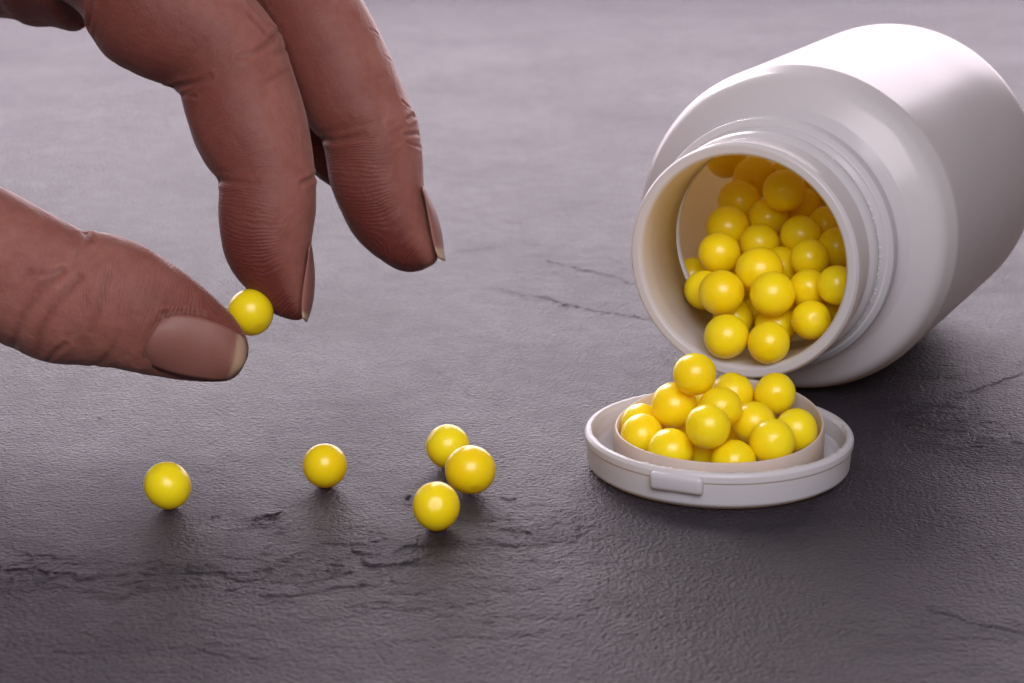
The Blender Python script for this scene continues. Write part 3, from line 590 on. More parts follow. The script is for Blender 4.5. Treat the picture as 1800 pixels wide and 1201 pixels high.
hand_me, INFO = hand_base()
CREASES = [[[[-61.69, -29.92, 56.74], [-60.75, -32.59, 57.23], [-60.01, -34.13, 57.52], [-59.31, -35.35, 57.77], [-58.6, -36.42, 58.02], [-57.84, -37.4, 58.25], [-57.06, -38.28, 58.47], [-56.29, -39.02, 58.69], [-55.58, -39.57, 58.93], [-54.92, -39.96, 59.23], [-54.29, -40.25, 59.55], [-53.69, -40.44, 59.89], [-53.08, -40.59, 60.2]], 0.5, 0.55], [[[-55.6, -40.33, 56.5], [-58.47, -36.29, 56.36], [-57.86, -37.42, 56.75], [-57.31, -38.22, 57.08], [-56.75, -38.85, 57.4], [-56.18, -39.38, 57.73], [-55.6, -39.82, 58.06], [-55.02, -40.18, 58.37], [-54.46, -40.45, 58.68]], 0.35, 0.3], [[[-51.76, -42.39, 41.98], [-51.19, -44.08, 42.31], [-50.77, -44.91, 42.46], [-50.34, -45.58, 42.57], [-49.82, -46.22, 42.68], [-49.19, -46.86, 42.78], [-48.49, -47.42, 42.86], [-47.76, -47.88, 42.93], [-47.07, -48.21, 43.0], [-46.42, -48.44, 43.08], [-45.78, -48.61, 43.16], [-45.15, -48.71, 43.25], [-44.52, -48.77, 43.32]], 0.5, 0.4], [[[-36.86, -46.37, 42.41], [-36.52, -45.88, 42.48], [-36.18, -45.32, 42.54], [-35.86, -44.7, 42.59], [-35.58, -44.03, 42.63], [-35.34, -43.31, 42.66], [-35.14, -42.49, 42.67], [-34.98, -41.37, 42.61], [-37.95, -7.09, 35.68]], 0.45, 0.4], [[[-47.88, -39.71, 63.57], [-47.15, -39.46, 63.76], [-46.41, -39.14, 63.94], [-45.7, -38.74, 64.12], [-45.03, -38.24, 64.35], [-44.42, -37.62, 64.65], [-43.84, -36.86, 64.99], [-43.31, -35.99, 65.35], [-42.85, -35.0, 65.69], [-42.47, -33.9, 66.03], [-42.18, -32.57, 66.35], [-41.98, -30.65, 66.6], [-42.6, -21.11, 65.8]], 0.5, 0.28], [[[-46.3, -34.42, 69.84], [-45.93, -34.49, 69.48], [-45.55, -34.56, 69.12], [-45.18, -34.63, 68.75], [-44.81, -34.7, 68.37], [-44.42, -34.77, 67.94], [-44.02, -34.84, 67.48], [-43.65, -34.85, 67.03], [-43.34, -34.79, 66.67], [-43.11, -34.68, 66.43], [-42.93, -34.55, 66.27], [-42.78, -34.41, 66.14], [-42.62, -34.26, 65.99]], 0.5, 0.25], [[[-46.87, -31.6, 71.99], [-46.49, -31.75, 71.58], [-46.12, -31.9, 71.18], [-45.74, -32.02, 70.77], [-45.34, -32.12, 70.34], [-44.91, -32.19, 69.9], [-44.46, -32.22, 69.44], [-44.01, -32.22, 68.97], [-43.58, -32.13, 68.53], [-43.18, -31.95, 68.1], [-42.79, -31.66, 67.69], [-42.43, -31.21, 67.25], [-42.08, -30.55, 66.79]], 0.5, 0.22], [[[-46.79, -16.89, 70.68], [-46.43, -17.19, 70.19], [-46.07, -17.5, 69.71], [-45.71, -17.81, 69.23], [-45.34, -18.14, 68.75], [-44.96, -18.51, 68.27], [-44.56, -18.93, 67.8], [-44.15, -19.39, 67.34], [-43.75, -19.87, 66.88]], 0.45, 0.2], [[[-41.84, -35.65, 63.47], [-41.52, -34.88, 63.54], [-41.2, -33.92, 63.58], [-40.93, -32.75, 63.59], [-40.77, -31.38, 63.55], [-40.75, -29.63, 63.41], [-41.42, -22.27, 62.44], [-41.32, -22.35, 62.54], [-41.2, -22.44, 62.65]], 0.45, 0.18], [[[-42.93, -40.49, 59.69], [-42.47, -40.06, 59.81], [-42.02, -39.56, 59.93], [-41.57, -39.01, 60.04], [-41.15, -38.37, 60.15], [-40.76, -37.64, 60.27], [-40.39, -36.79, 60.39], [-40.05, -35.76, 60.49], [-39.73, -34.4, 60.54]], 0.45, 0.15], [[[-76.13, -28.71, 67.25], [-75.87, -29.63, 67.84], [-75.67, -30.24, 68.38], [-75.5, -30.74, 68.9], [-75.34, -31.13, 69.41], [-75.21, -31.44, 69.89], [-75.1, -31.67, 70.36], [-74.99, -31.89, 70.84], [-74.84, -32.12, 71.35], [-74.66, -32.34, 71.9], [-74.46, -32.57, 72.49], [-74.25, -32.74, 73.08], [-74.06, -32.88, 73.65]], 0.6, 0.8], [[[-34.93, -23.85, 45.8], [-34.21, -25.54, 46.05], [-33.56, -26.59, 46.17], [-32.92, -27.37, 46.26], [-32.27, -27.99, 46.37], [-31.6, -28.49, 46.55], [-30.91, -28.9, 46.76], [-30.22, -29.21, 46.98], [-29.54, -29.45, 47.18], [-28.88, -29.61, 47.34], [-28.22, -29.73, 47.49], [-27.57, -29.8, 47.64], [-26.91, -29.82, 47.77]], 0.5, 0.45], [[[-19.21, -25.7, 49.96], [-18.97, -25.22, 50.04], [-18.73, -24.63, 50.1], [-18.49, -23.96, 50.14], [-18.28, -23.17, 50.14], [-18.1, -22.17, 50.06], [-22.18, -28.5, 49.54], [-22.18, -28.5, 49.54], [-22.18, -28.5, 49.54]], 0.4, 0.5], [[[-19.59, -27.33, 47.51], [-19.24, -26.97, 47.45], [-18.9, -26.56, 47.37], [-18.55, -26.07, 47.28], [-18.21, -25.51, 47.17], [-17.88, -24.82, 47.04], [-17.55, -23.92, 46.87], [-17.25, -22.47, 46.6], [-21.55, -29.44, 46.03]], 0.35, 0.35], [[[-20.29, -24.06, 53.04], [-20.04, -23.84, 52.79], [-19.79, -23.61, 52.53], [-19.54, -23.32, 52.27], [-19.31, -23.01, 52.02], [-19.11, -22.67, 51.79], [-18.92, -22.26, 51.56], [-18.74, -21.78, 51.32], [-18.58, -21.02, 51.03]], 0.3, 0.3], [[[-19.28, -27.69, 46.1], [-18.89, -27.35, 45.88], [-18.51, -26.95, 45.63], [-18.14, -26.49, 45.38], [-17.8, -25.98, 45.14], [-17.51, -25.44, 44.92], [-17.25, -24.84, 44.69], [-17.02, -24.08, 44.45], [-16.79, -22.86, 44.11]], 0.3, 0.25], [[[-22.23, -17.54, 59.18], [-22.37, -18.23, 59.45], [-22.52, -18.72, 59.68], [-22.68, -19.08, 59.89], [-22.85, -19.43, 60.1], [-23.03, -19.73, 60.31], [-23.22, -20.02, 60.51], [-23.42, -20.29, 60.71], [-23.61, -20.51, 60.9]], 0.3, 0.15], [[[-24.88, -17.65, 64.48], [-25.01, -17.86, 64.65], [-25.15, -18.03, 64.81], [-25.29, -18.2, 64.97], [-25.45, -18.43, 65.12], [-25.62, -18.71, 65.25], [-25.82, -19.0, 65.37], [-26.01, -19.28, 65.48], [-26.21, -19.53, 65.58]], 0.3, 0.15], [[[-73.72, -52.68, 34.9], [-73.41, -53.91, 34.99], [-73.22, -54.56, 34.94], [-73.05, -55.09, 34.86], [-72.89, -55.48, 34.76], [-72.72, -55.83, 34.66], [-72.54, -56.14, 34.56], [-72.37, -56.42, 34.46], [-72.19, -56.68, 34.35]], 0.55, 0.6], [[[-76.66, -60.86, 30.18], [-77.57, -61.23, 29.46], [-78.53, -61.49, 28.71], [-79.47, -61.69, 27.94], [-80.32, -61.85, 27.14], [-81.06, -61.96, 26.31], [-81.73, -62.03, 25.45], [-82.35, -62.05, 24.57], [-82.92, -62.0, 23.67], [-83.47, -61.87, 22.74], [-83.97, -61.65, 21.79], [-84.44, -61.33, 20.81], [-84.88, -60.9, 19.82], [-85.28, -60.33, 18.83], [-85.66, -59.59, 17.8], [-86.1, -58.46, 16.67], [-87.08, -55.23, 14.9]], 0.7, 0.3], [[[-73.43, -61.84, 29.14], [-74.15, -62.06, 28.47], [-74.89, -62.2, 27.8], [-75.63, -62.35, 27.09], [-76.35, -62.56, 26.33], [-77.08, -62.76, 25.43], [-77.84, -62.91, 24.42], [-78.57, -62.96, 23.38], [-79.22, -62.92, 22.41], [-79.75, -62.81, 21.57], [-80.2, -62.66, 20.8], [-80.59, -62.47, 20.03], [-80.93, -62.2, 19.18], [-81.22, -61.83, 18.22], [-81.47, -61.3, 17.18], [-81.74, -60.53, 16.04], [-82.16, -59.19, 14.73]], 0.7, 0.3], [[[-68.8, -61.52, 30.05], [-68.87, -61.85, 29.55], [-68.95, -62.13, 29.06], [-69.04, -62.42, 28.52], [-69.18, -62.72, 27.87], [-69.39, -63.06, 27.05], [-69.65, -63.37, 26.11], [-69.95, -63.64, 25.12], [-70.23, -63.84, 24.17], [-70.5, -63.96, 23.3], [-70.78, -64.02, 22.44], [-71.06, -64.03, 21.59], [-71.36, -63.97, 20.7]], 0.7, 0.2], [[[-76.32, -62.77, 17.83], [-76.91, -62.5, 17.31], [-77.53, -62.17, 16.77], [-78.13, -61.78, 16.22], [-78.71, -61.31, 15.67], [-79.22, -60.75, 15.12], [-79.71, -60.08, 14.57], [-80.24, -59.13, 13.94], [-80.93, -57.47, 13.14]], 0.5, 0.3], [[[-67.17, -64.31, 20.3], [-67.3, -64.26, 19.65], [-67.41, -64.17, 19.0], [-67.58, -64.03, 18.33], [-67.88, -63.82, 17.63], [-68.38, -63.48, 16.86], [-69.03, -62.96, 16.01], [-69.76, -62.27, 15.15], [-70.43, -61.49, 14.4], [-71.0, -60.75, 13.85], [-71.51, -60.1, 13.46], [-72.0, -59.46, 13.13], [-73.06, -56.09, 12.05]], 0.6, 0.22], [[[-76.48, -60.75, 30.35], [-77.05, -60.82, 30.23], [-77.62, -60.88, 30.09], [-78.21, -60.91, 29.97], [-78.89, -60.91, 29.89], [-79.68, -60.86, 29.88], [-80.56, -60.76, 29.91], [-81.46, -60.66, 29.96], [-82.35, -60.57, 30.01]], 0.5, 0.12], [[[-59.13, -63.53, 23.29], [-59.56, -63.75, 22.82], [-59.99, -63.94, 22.36], [-60.42, -64.11, 21.86], [-60.85, -64.27, 21.29], [-61.27, -64.39, 20.62], [-61.7, -64.48, 19.87], [-62.12, -64.49, 19.06], [-62.51, -64.43, 18.22], [-62.86, -64.28, 17.33], [-63.19, -64.01, 16.39], [-63.53, -63.59, 15.39], [-63.93, -62.94, 14.33]], 0.6, 0.35], [[[-58.94, -63.44, 23.46], [-58.24, -63.31, 23.49], [-57.54, -63.16, 23.52], [-56.84, -62.99, 23.53], [-56.14, -62.82, 23.49], [-55.46, -62.64, 23.41], [-54.81, -62.44, 23.29], [-54.13, -62.23, 23.11], [-53.38, -61.97, 22.86], [-52.53, -61.68, 22.49], [-51.62, -61.35, 22.04], [-50.67, -61.01, 21.55], [-49.75, -60.61, 21.06]], 0.5, 0.25]]
THUMB_NAIL = [[[-59.36, -63.43, 22.96], [-59.63, -63.78, 22.59], [-59.91, -64.12, 22.22], [-60.19, -64.42, 21.84], [-60.47, -64.69, 21.42], [-60.75, -64.91, 20.97], [-61.04, -65.09, 20.45], [-61.33, -65.22, 19.88], [-61.63, -65.27, 19.27], [-61.93, -65.23, 18.64], [-62.22, -65.09, 18.01], [-62.5, -64.83, 17.38], [-62.77, -64.46, 16.74], [-63.05, -63.95, 16.07], [-63.35, -63.31, 15.37], [-63.69, -62.54, 14.61]], [[-58.79, -63.46, 23.06], [-59.06, -63.81, 22.67], [-59.33, -64.14, 22.29], [-59.6, -64.44, 21.89], [-59.88, -64.71, 21.47], [-60.15, -64.93, 20.99], [-60.43, -65.12, 20.45], [-60.71, -65.25, 19.86], [-60.99, -65.31, 19.22], [-61.28, -65.29, 18.57], [-61.56, -65.16, 17.91], [-61.83, -64.92, 17.24], [-62.09, -64.56, 16.56], [-62.37, -64.08, 15.85], [-62.66, -63.47, 15.11], [-62.98, -62.73, 14.31]], [[-58.25, -63.46, 23.16], [-58.51, -63.8, 22.76], [-58.77, -64.13, 22.36], [-59.04, -64.42, 21.95], [-59.31, -64.69, 21.51], [-59.57, -64.92, 21.02], [-59.83, -65.11, 20.45], [-60.11, -65.25, 19.84], [-60.38, -65.32, 19.17], [-60.65, -65.3, 18.49], [-60.92, -65.19, 17.8], [-61.18, -64.97, 17.1], [-61.44, -64.64, 16.38], [-61.7, -64.18, 15.62], [-61.99, -63.6, 14.83], [-62.3, -62.89, 13.99]], [[-57.68, -63.42, 23.23], [-57.93, -63.76, 22.81], [-58.19, -64.08, 22.4], [-58.45, -64.37, 21.97], [-58.71, -64.64, 21.52], [-58.96, -64.87, 21.01], [-59.22, -65.06, 20.43], [-59.48, -65.21, 19.79], [-59.74, -65.29, 19.1], [-60.0, -65.28, 18.39], [-60.26, -65.19, 17.67], [-60.51, -64.99, 16.94], [-60.76, -64.67, 16.18], [-61.01, -64.25, 15.38], [-61.29, -63.69, 14.55], [-61.6, -63.01, 13.67]], [[-57.04, -63.35, 23.24], [-57.28, -63.68, 22.8], [-57.53, -63.99, 22.37], [-57.78, -64.28, 21.93], [-58.02, -64.55, 21.46], [-58.27, -64.78, 20.93], [-58.52, -64.98, 20.34], [-58.77, -65.13, 19.68], [-59.02, -65.22, 18.99], [-59.28, -65.23, 18.26], [-59.53, -65.15, 17.52], [-59.77, -64.96, 16.76], [-60.01, -64.67, 15.96], [-60.26, -64.27, 15.13], [-60.53, -63.74, 14.26], [-60.83, -63.09, 13.35]], [[-56.29, -63.24, 23.17], [-56.52, -63.56, 22.72], [-56.75, -63.88, 22.27], [-56.99, -64.17, 21.81], [-57.23, -64.43, 21.32], [-57.46, -64.67, 20.78], [-57.7, -64.87, 20.18], [-57.95, -65.02, 19.52], [-58.21, -65.11, 18.82], [-58.46, -65.13, 18.09], [-58.71, -65.06, 17.33], [-58.95, -64.9, 16.55], [-59.18, -64.63, 15.73], [-59.43, -64.24, 14.87], [-59.69, -63.74, 13.97], [-59.98, -63.12, 13.03]], [[-55.47, -63.1, 23.05], [-55.68, -63.42, 22.58], [-55.9, -63.73, 22.11], [-56.12, -64.02, 21.62], [-56.35, -64.28, 21.12], [-56.58, -64.52, 20.56], [-56.81, -64.73, 19.96], [-57.06, -64.88, 19.31], [-57.32, -64.98, 18.61], [-57.58, -65.0, 17.88], [-57.83, -64.94, 17.13], [-58.06, -64.79, 16.33], [-58.29, -64.54, 15.48], [-58.53, -64.18, 14.6], [-58.79, -63.71, 13.67], [-59.07, -63.11, 12.7]], [[-54.61, -62.93, 22.89], [-54.81, -63.25, 22.39], [-55.02, -63.56, 21.9], [-55.22, -63.85, 21.4], [-55.43, -64.11, 20.88], [-55.65, -64.35, 20.31], [-55.89, -64.56, 19.71], [-56.14, -64.71, 19.06], [-56.4, -64.81, 18.38], [-56.66, -64.85, 17.66], [-56.9, -64.8, 16.9], [-57.14, -64.66, 16.09], [-57.37, -64.43, 15.23], [-57.6, -64.09, 14.32], [-57.85, -63.64, 13.37], [-58.13, -63.06, 12.39]], [[-53.76, -62.75, 22.67], [-53.95, -63.06, 22.16], [-54.14, -63.36, 21.66], [-54.33, -63.65, 21.15], [-54.53, -63.92, 20.62], [-54.73, -64.15, 20.05], [-54.96, -64.36, 19.44], [-55.21, -64.52, 18.81], [-55.47, -64.62, 18.13], [-55.72, -64.66, 17.42], [-55.97, -64.62, 16.66], [-56.21, -64.5, 15.84], [-56.43, -64.29, 14.97], [-56.67, -63.97, 14.05], [-56.92, -63.54, 13.09], [-57.2, -62.99, 12.1]], [[-52.89, -62.55, 22.39], [-53.07, -62.86, 21.88], [-53.24, -63.15, 21.38], [-53.42, -63.43, 20.87], [-53.61, -63.7, 20.34], [-53.81, -63.93, 19.78], [-54.02, -64.14, 19.17], [-54.26, -64.3, 18.54], [-54.51, -64.41, 17.87], [-54.76, -64.45, 17.16], [-55.01, -64.42, 16.41], [-55.24, -64.31, 15.59], [-55.47, -64.11, 14.72], [-55.71, -63.81, 13.8], [-55.96, -63.4, 12.83], [-56.25, -62.87, 11.84]], [[-51.99, -62.38, 22.06], [-52.16, -62.67, 21.56], [-52.32, -62.96, 21.07], [-52.49, -63.24, 20.57], [-52.66, -63.49, 20.05], [-52.85, -63.73, 19.49], [-53.05, -63.93, 18.9], [-53.28, -64.1, 18.27], [-53.52, -64.21, 17.61], [-53.76, -64.26, 16.91], [-54.0, -64.24, 16.16], [-54.23, -64.14, 15.35], [-54.47, -63.95, 14.48], [-54.71, -63.67, 13.56], [-54.98, -63.28, 12.6], [-55.26, -62.77, 11.61]], [[-51.11, -62.23, 21.72], [-51.27, -62.51, 21.23], [-51.42, -62.79, 20.75], [-51.57, -63.05, 20.26], [-51.73, -63.31, 19.75], [-51.9, -63.54, 19.2], [-52.1, -63.74, 18.62], [-52.31, -63.91, 18.0], [-52.53, -64.02, 17.34], [-52.76, -64.08, 16.64], [-52.99, -64.06, 15.9], [-53.23, -63.98, 15.1], [-53.47, -63.8, 14.24], [-53.73, -63.54, 13.34], [-54.0, -63.16, 12.39], [-54.29, -62.67, 11.41]], [[-50.32, -62.05, 21.36], [-50.46, -62.32, 20.89], [-50.59, -62.59, 20.42], [-50.72, -62.85, 19.94], [-50.87, -63.1, 19.44], [-51.02, -63.33, 18.9], [-51.2, -63.53, 18.32], [-51.39, -63.7, 17.71], [-51.6, -63.82, 17.05], [-51.82, -63.88, 16.36], [-52.05, -63.88, 15.62], [-52.29, -63.8, 14.84], [-52.54, -63.64, 14.0], [-52.81, -63.38, 13.12], [-53.09, -63.02, 12.2], [-53.39, -62.54, 11.24]], [[-49.63, -61.86, 21.01], [-49.74, -62.12, 20.54], [-49.85, -62.38, 20.08], [-49.95, -62.63, 19.61], [-50.07, -62.88, 19.12], [-50.21, -63.1, 18.59], [-50.37, -63.31, 18.01], [-50.54, -63.48, 17.39], [-50.73, -63.61, 16.73], [-50.94, -63.68, 16.04], [-51.16, -63.68, 15.32], [-51.4, -63.61, 14.55], [-51.66, -63.46, 13.75], [-51.94, -63.21, 12.9], [-52.23, -62.86, 12.01], [-52.55, -62.39, 11.1]], [[-49.01, -61.66, 20.64], [-49.09, -61.91, 20.18], [-49.16, -62.16, 19.73], [-49.24, -62.41, 19.27], [-49.33, -62.64, 18.79], [-49.44, -62.87, 18.26], [-49.57, -63.08, 17.68], [-49.72, -63.25, 17.05], [-49.89, -63.39, 16.38], [-50.09, -63.47, 15.69], [-50.3, -63.48, 14.98], [-50.54, -63.42, 14.25], [-50.81, -63.27, 13.48], [-51.1, -63.03, 12.68], [-51.42, -62.68, 11.84], [-51.74, -62.23, 10.97]], [[-48.45, -61.45, 20.27], [-48.5, -61.69, 19.82], [-48.54, -61.93, 19.37], [-48.58, -62.17, 18.93], [-48.64, -62.4, 18.45], [-48.72, -62.62, 17.93], [-48.83, -62.83, 17.34], [-48.97, -63.02, 16.71], [-49.12, -63.16, 16.04], [-49.3, -63.25, 15.34], [-49.51, -63.27, 14.65], [-49.75, -63.21, 13.95], [-50.03, -63.07, 13.23], [-50.34, -62.83, 12.48], [-50.67, -62.49, 11.7], [-51.0, -62.04, 10.88]], [[-47.96, -61.22, 19.92], [-47.98, -61.45, 19.47], [-47.99, -61.68, 19.03], [-48.0, -61.92, 18.59], [-48.03, -62.14, 18.13], [-48.09, -62.37, 17.61], [-48.18, -62.58, 17.03], [-48.29, -62.77, 16.39], [-48.43, -62.92, 15.72], [-48.6, -63.02, 15.04], [-48.81, -63.04, 14.36], [-49.06, -62.99, 13.69], [-49.35, -62.85, 13.01], [-49.67, -62.62, 12.32], [-50.02, -62.29, 11.59], [-50.37, -61.85, 10.82]], [[-47.52, -60.98, 19.57], [-47.52, -61.2, 19.13], [-47.5, -61.43, 18.71], [-47.49, -61.65, 18.27], [-47.5, -61.88, 17.81], [-47.54, -62.1, 17.31], [-47.61, -62.32, 16.73], [-47.71, -62.51, 16.1], [-47.84, -62.67, 15.43], [-48.01, -62.77, 14.76], [-48.21, -62.81, 14.1], [-48.47, -62.76, 13.47], [-48.78, -62.63, 12.84], [-49.13, -62.4, 12.2], [-49.49, -62.08, 11.52], [-49.86, -61.65, 10.81]], [[-47.15, -60.73, 19.24], [-47.12, -60.94, 18.81], [-47.08, -61.16, 18.39], [-47.05, -61.38, 17.96], [-47.03, -61.61, 17.51], [-47.06, -61.83, 17.01], [-47.12, -62.05, 16.45], [-47.21, -62.25, 15.82], [-47.33, -62.41, 15.16], [-47.5, -62.52, 14.5], [-47.71, -62.56, 13.87], [-47.98, -62.52, 13.28], [-48.31, -62.39, 12.7], [-48.68, -62.18, 12.11], [-49.07, -61.86, 11.49], [-49.46, -61.44, 10.83]], [[-46.83, -60.47, 18.92], [-46.79, -60.67, 18.49], [-46.73, -60.89, 18.08], [-46.67, -61.11, 17.66], [-46.64, -61.33, 17.22], [-46.65, -61.55, 16.73], [-46.71, -61.77, 16.18], [-46.79, -61.97, 15.57], [-46.9, -62.14, 14.92], [-47.06, -62.26, 14.28], [-47.28, -62.31, 13.68], [-47.56, -62.27, 13.13], [-47.91, -62.15, 12.59], [-48.3, -61.94, 12.06], [-48.71, -61.63, 11.5], [-49.13, -61.22, 10.89]], [[-46.57, -60.2, 18.61], [-46.51, -60.4, 18.19], [-46.43, -60.61, 17.78], [-46.36, -60.82, 17.37], [-46.32, -61.04, 16.94], [-46.32, -61.26, 16.47], [-46.36, -61.48, 15.94], [-46.44, -61.69, 15.34], [-46.55, -61.86, 14.72], [-46.7, -61.98, 14.11], [-46.92, -62.04, 13.54], [-47.2, -62.01, 13.02], [-47.56, -61.89, 12.53], [-47.96, -61.69, 12.04], [-48.39, -61.39, 11.53], [-48.81, -60.99, 10.96]], [[-46.38, -59.92, 18.31], [-46.31, -60.12, 17.9], [-46.23, -60.32, 17.5], [-46.15, -60.54, 17.11], [-46.09, -60.75, 16.69], [-46.09, -60.97, 16.24], [-46.12, -61.19, 15.73], [-46.19, -61.4, 15.17], [-46.29, -61.57, 14.58], [-46.44, -61.69, 14.01], [-46.65, -61.75, 13.47], [-46.93, -61.72, 12.99], [-47.29, -61.62, 12.53], [-47.69, -61.42, 12.07], [-48.11, -61.14, 11.59], [-48.53, -60.75, 11.07]], [[-46.26, -59.63, 18.02], [-46.19, -59.82, 17.62], [-46.1, -60.02, 17.24], [-46.02, -60.23, 16.85], [-45.96, -60.45, 16.45], [-45.95, -60.66, 16.02], [-45.98, -60.88, 15.55], [-46.04, -61.08, 15.03], [-46.14, -61.25, 14.49], [-46.28, -61.38, 13.96], [-46.48, -61.43, 13.46], [-46.75, -61.42, 13.01], [-47.09, -61.32, 12.58], [-47.48, -61.13, 12.15], [-47.88, -60.86, 11.69], [-48.29, -60.48, 11.19]], [[-46.18, -59.3, 17.73], [-46.1, -59.48, 17.34], [-46.01, -59.68, 16.97], [-45.92, -59.89, 16.59], [-45.86, -60.11, 16.21], [-45.84, -60.33, 15.81], [-45.87, -60.54, 15.37], [-45.93, -60.74, 14.89], [-46.02, -60.91, 14.4], [-46.16, -61.03, 13.92], [-46.35, -61.09, 13.46], [-46.61, -61.08, 13.04], [-46.93, -60.99, 12.64], [-47.3, -60.82, 12.23], [-47.69, -60.55, 11.8], [-48.07, -60.19, 11.33]], [[-46.08, -58.97, 17.43], [-46.0, -59.15, 17.06], [-45.9, -59.35, 16.7], [-45.81, -59.56, 16.33], [-45.75, -59.77, 15.96], [-45.72, -59.99, 15.59], [-45.75, -60.2, 15.18], [-45.8, -60.39, 14.75], [-45.89, -60.56, 14.31], [-46.02, -60.68, 13.87], [-46.2, -60.74, 13.46], [-46.44, -60.74, 13.07], [-46.75, -60.66, 12.69], [-47.11, -60.5, 12.3], [-47.48, -60.25, 11.9], [-47.85, -59.9, 11.45]]]
NAILS = {"index": [[-35.63, -44.09, 31.01, -35.35, -49.76, 31.56, -36.42, -38.87, 28.9], [-35.28, -44.71, 28.87, -35.74, -50.37, 29.45, -36.83, -39.5, 26.73], [-35.02, -45.42, 26.44, -36.24, -51.12, 26.87, -37.34, -40.27, 24.07], [-35.02, -46.26, 23.53, -36.64, -51.82, 24.48, -37.75, -40.99, 21.61], [-35.38, -47.11, 20.62, -36.84, -52.46, 22.28, -37.96, -41.65, 19.35], [-35.98, -47.71, 18.58, -36.74, -52.93, 20.66, -37.86, -42.14, 17.67], [-36.39, -48.02, 17.52, -36.54, -53.16, 19.89, -37.65, -42.37, 16.88]], "middle": [[-16.47, -23.58, 37.05, -16.23, -29.47, 37.56, -16.72, -18.1, 35.12], [-15.47, -24.11, 35.22, -15.76, -30.08, 35.45, -16.23, -18.73, 32.95], [-14.46, -24.67, 33.29, -15.45, -30.67, 33.45, -15.91, -19.33, 30.88], [-13.67, -25.33, 31.05, -15.13, -31.19, 31.65, -15.59, -19.87, 29.03], [-13.03, -26.04, 28.61, -14.72, -31.84, 29.44, -15.16, -20.54, 26.76], [-12.61, -26.93, 25.56, -14.09, -32.51, 27.14, -14.51, -21.23, 24.38], [-12.4, -27.49, 23.62, -13.46, -32.92, 25.73, -13.87, -21.65, 22.94]]}

nv = len(hand_me.vertices)
V = np.empty(nv*3); hand_me.vertices.foreach_get('co', V); V = V.reshape(-1, 3)/MM
Nn = np.empty(nv*3); hand_me.vertices.foreach_get('normal', Nn); Nn = Nn.reshape(-1, 3)
ridge = np.zeros(nv); amp = np.zeros(nv); flush_shade = np.zeros(nv); bestd = np.full(nv, 1e9)
for k in ('index', 'middle', 'ring', 'little', 'thumb'):
    I = {q: v[::3] for q, v in INFO[k].items()}; c = I['c']; arc = np.concatenate([[0], np.cumsum(np.linalg.norm(np.diff(c, axis=0), axis=1))])
    tot = arc[-1]
    for s0 in range(0, nv, 40000):
        vv = V[s0:s0+40000]
        d2 = ((vv[:, None, :]-c[None])**2).sum(2); i = d2.argmin(1)
        w = vv-c[i]; la = (w*I['lat'][i]).sum(1); de = (w*I['dep'][i]).sum(1)
        dist = np.sqrt((w*w).sum(1))-I['a'][i]
        # refine the arc length inside the station
        tan = np.gradient(c, axis=0); tan /= np.linalg.norm(tan, axis=1)[:, None]+1e-9
        s = arc[i]+(w*tan[i]).sum(1)
        tip = tot-s                                   # distance from the tip
        palm = -la/np.maximum(I['a'][i], 1)            # +1 on the palmar side
        if k == 'thumb': palm = palm
        core = 9.0
        loop = np.sqrt((tip-core)**2*1.15+(.8*de)**2+(.35*la)**2)
        q = sstep(24, 15, tip)
        ph = (1-q)*(tip-core+.12*la)+q*loop
        am = sstep(-.55, .1, palm)*(.35+.65*sstep(34, 18, tip))
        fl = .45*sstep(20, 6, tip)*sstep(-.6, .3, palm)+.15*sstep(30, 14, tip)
        fl = fl+(.72*sstep(-.8, .2, palm) if k != 'thumb' else .3*sstep(.9, .2, np.abs(palm))*sstep(26, 18, tip))  # palmar sides of the fingers: redness plus shade put into the skin colour
        upd = dist < bestd[s0:s0+40000]
        for arr, val in ((ridge, ph), (amp, am), (flush_shade, fl), (bestd, dist)):
            seg_ = arr[s0:s0+40000]; seg_[upd] = val[upd]
# wrinkles and joint creases
disp = np.zeros(nv)
for pts, wd, dp in CREASES:
    p = np.array(pts); lo = p.min(0)-4; hi = p.max(0)+4
    sel = np.where(((V > lo) & (V < hi)).all(1))[0]
    if len(sel) == 0: continue
    d = seg_dist(V[sel], p)
    # fade the ends
    e = np.minimum(np.linalg.norm(V[sel]-p[-1], axis=1), 1e9)
    fade = .35+.65*sstep(0, 2.5, e)
    disp[sel] -= .6*dp*fade*np.exp(-(d/wd)**2)
    disp[sel] += dp*fade*.42*np.exp(-((d-2.1*wd)/(1.1*wd))**2)
    flush_shade[sel] = np.maximum(flush_shade[sel], .3*np.exp(-(d/(wd*1.3))**2))
# soft lumpiness of flesh
lump = fbm(V[:, 0]/5+V[:, 1]/7, V[:, 2]/5-V[:, 1]/6, 91, 3)-.5
lump2 = fbm(V[:, 0]/1.6+V[:, 1]/2, V[:, 2]/1.6-V[:, 1]/2, 95, 2)-.5
disp += .35*lump+.07*lump2
V2 = V+Nn*disp[:, None]
hand_me.vertices.foreach_set('co', (V2*MM).ravel()); hand_me.update()
for nme, arr in (('ridge', ridge), ('ridge_amp', amp), ('flush_shade', np.clip(flush_shade, 0, 1))):
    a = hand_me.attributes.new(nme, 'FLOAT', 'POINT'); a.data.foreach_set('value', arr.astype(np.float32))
hand_me.polygons.foreach_set('use_smooth', [True]*len(hand_me.polygons))
hand_me.name = 'hand_skin'; hand_me.materials.clear()
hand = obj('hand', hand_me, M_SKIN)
tag(hand, 'bare hand reaching in and pinching one yellow pill between thumb and forefinger', 'hand')

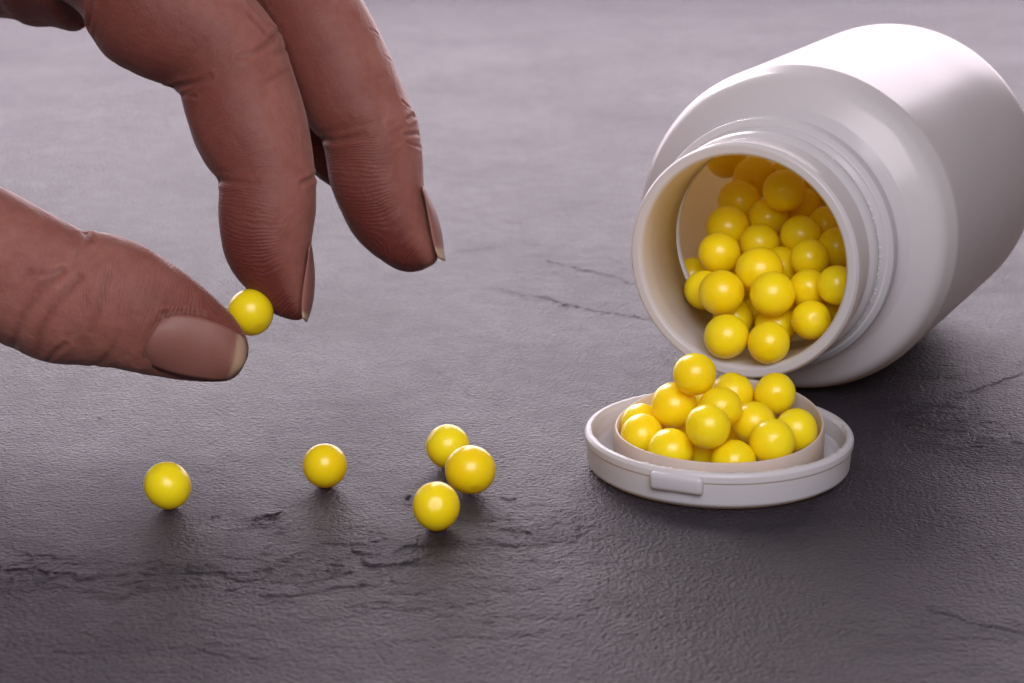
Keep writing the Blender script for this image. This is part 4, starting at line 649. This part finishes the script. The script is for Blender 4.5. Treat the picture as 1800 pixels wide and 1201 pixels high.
def nail_patch(name, G, free, thick=.3):
    """G: rows x cols x 3 outer surface, free: per-row free-edge amount"""
    nr, nc = G.shape[:2]
    du = np.gradient(G, axis=0); dv = np.gradient(G, axis=1); n = np.cross(du, dv); n /= np.linalg.norm(n, axis=2)[..., None]+1e-9
    camv = np.array([0, -408., 119.])-G.mean((0, 1))
    if (n.mean((0, 1))@camv) < 0 and name == 'thumb': n = -n
    if name != 'thumb' and n.mean((0, 1))[0] < 0: n = -n
    Lo = G-n*thick
    V = np.vstack([G.reshape(-1, 3), Lo.reshape(-1, 3)]); F = grid_faces(nr, nc); m = nr*nc
    F = F.tolist()+[[i+m for i in f[::-1]] for f in F.tolist()]
    edge = [i for i in range(nc)]+[i*nc+nc-1 for i in range(1, nr)]+[(nr-1)*nc+j for j in range(nc-2, -1, -1)]+[i*nc for i in range(nr-2, 0, -1)]
    for a, b in zip(edge, edge[1:]+edge[:1]): F.append([b, a, a+m, b+m])
    me = mesh_np(name+'_nail', V, F)
    bm = bmesh.new(); bm.from_mesh(me); bmesh.ops.recalc_face_normals(bm, faces=bm.faces); bm.to_mesh(me); bm.free()
    fe = np.tile(free.ravel() if free.ndim == 2 else np.repeat(free, nc), 2)
    ac = np.tile(np.tile(np.linspace(0, 1, nc), nr), 2)
    for nme, arr in (('free_edge', fe), ('across', ac)):
        a = me.attributes.new(nme, 'FLOAT', 'POINT'); a.data.foreach_set('value', arr.astype(np.float32))
    o = obj('fingernail', me, M_NAIL, hand)
    return o
# thumb: the nail faces the viewer
G = np.array(THUMB_NAIL)
fr = np.linspace(0, 1, G.shape[0])[:, None]+.05*np.cos(np.linspace(-1.5, 1.5, G.shape[1]))[None]
o = nail_patch('thumb', G, sstep(.74, .80, fr)); o['label'] = 'wide thumbnail with a pale free edge'
for k in ('index', 'middle'):
    A = spline(np.array(NAILS[k]), 5); rows = []
    for r in A:
        a, f, b = r[:3], r[3:6], r[6:9]
        t = np.linspace(-1, 1, 17)[:, None]
        mid = (f+b)/2; side = (f-b)/2; out = a-mid
        rows.append(mid+side*np.sin(t*math.pi/2)+out*np.cos(t*math.pi/2))
    G = np.array(rows); fr = np.repeat(np.linspace(0, 1, len(G))[:, None], 17, 1)
    o = nail_patch(k, G, sstep(.78, .84, fr))
    o['label'] = 'forefinger nail seen edge-on' if k == 'index' else 'long middle finger nail seen edge-on'
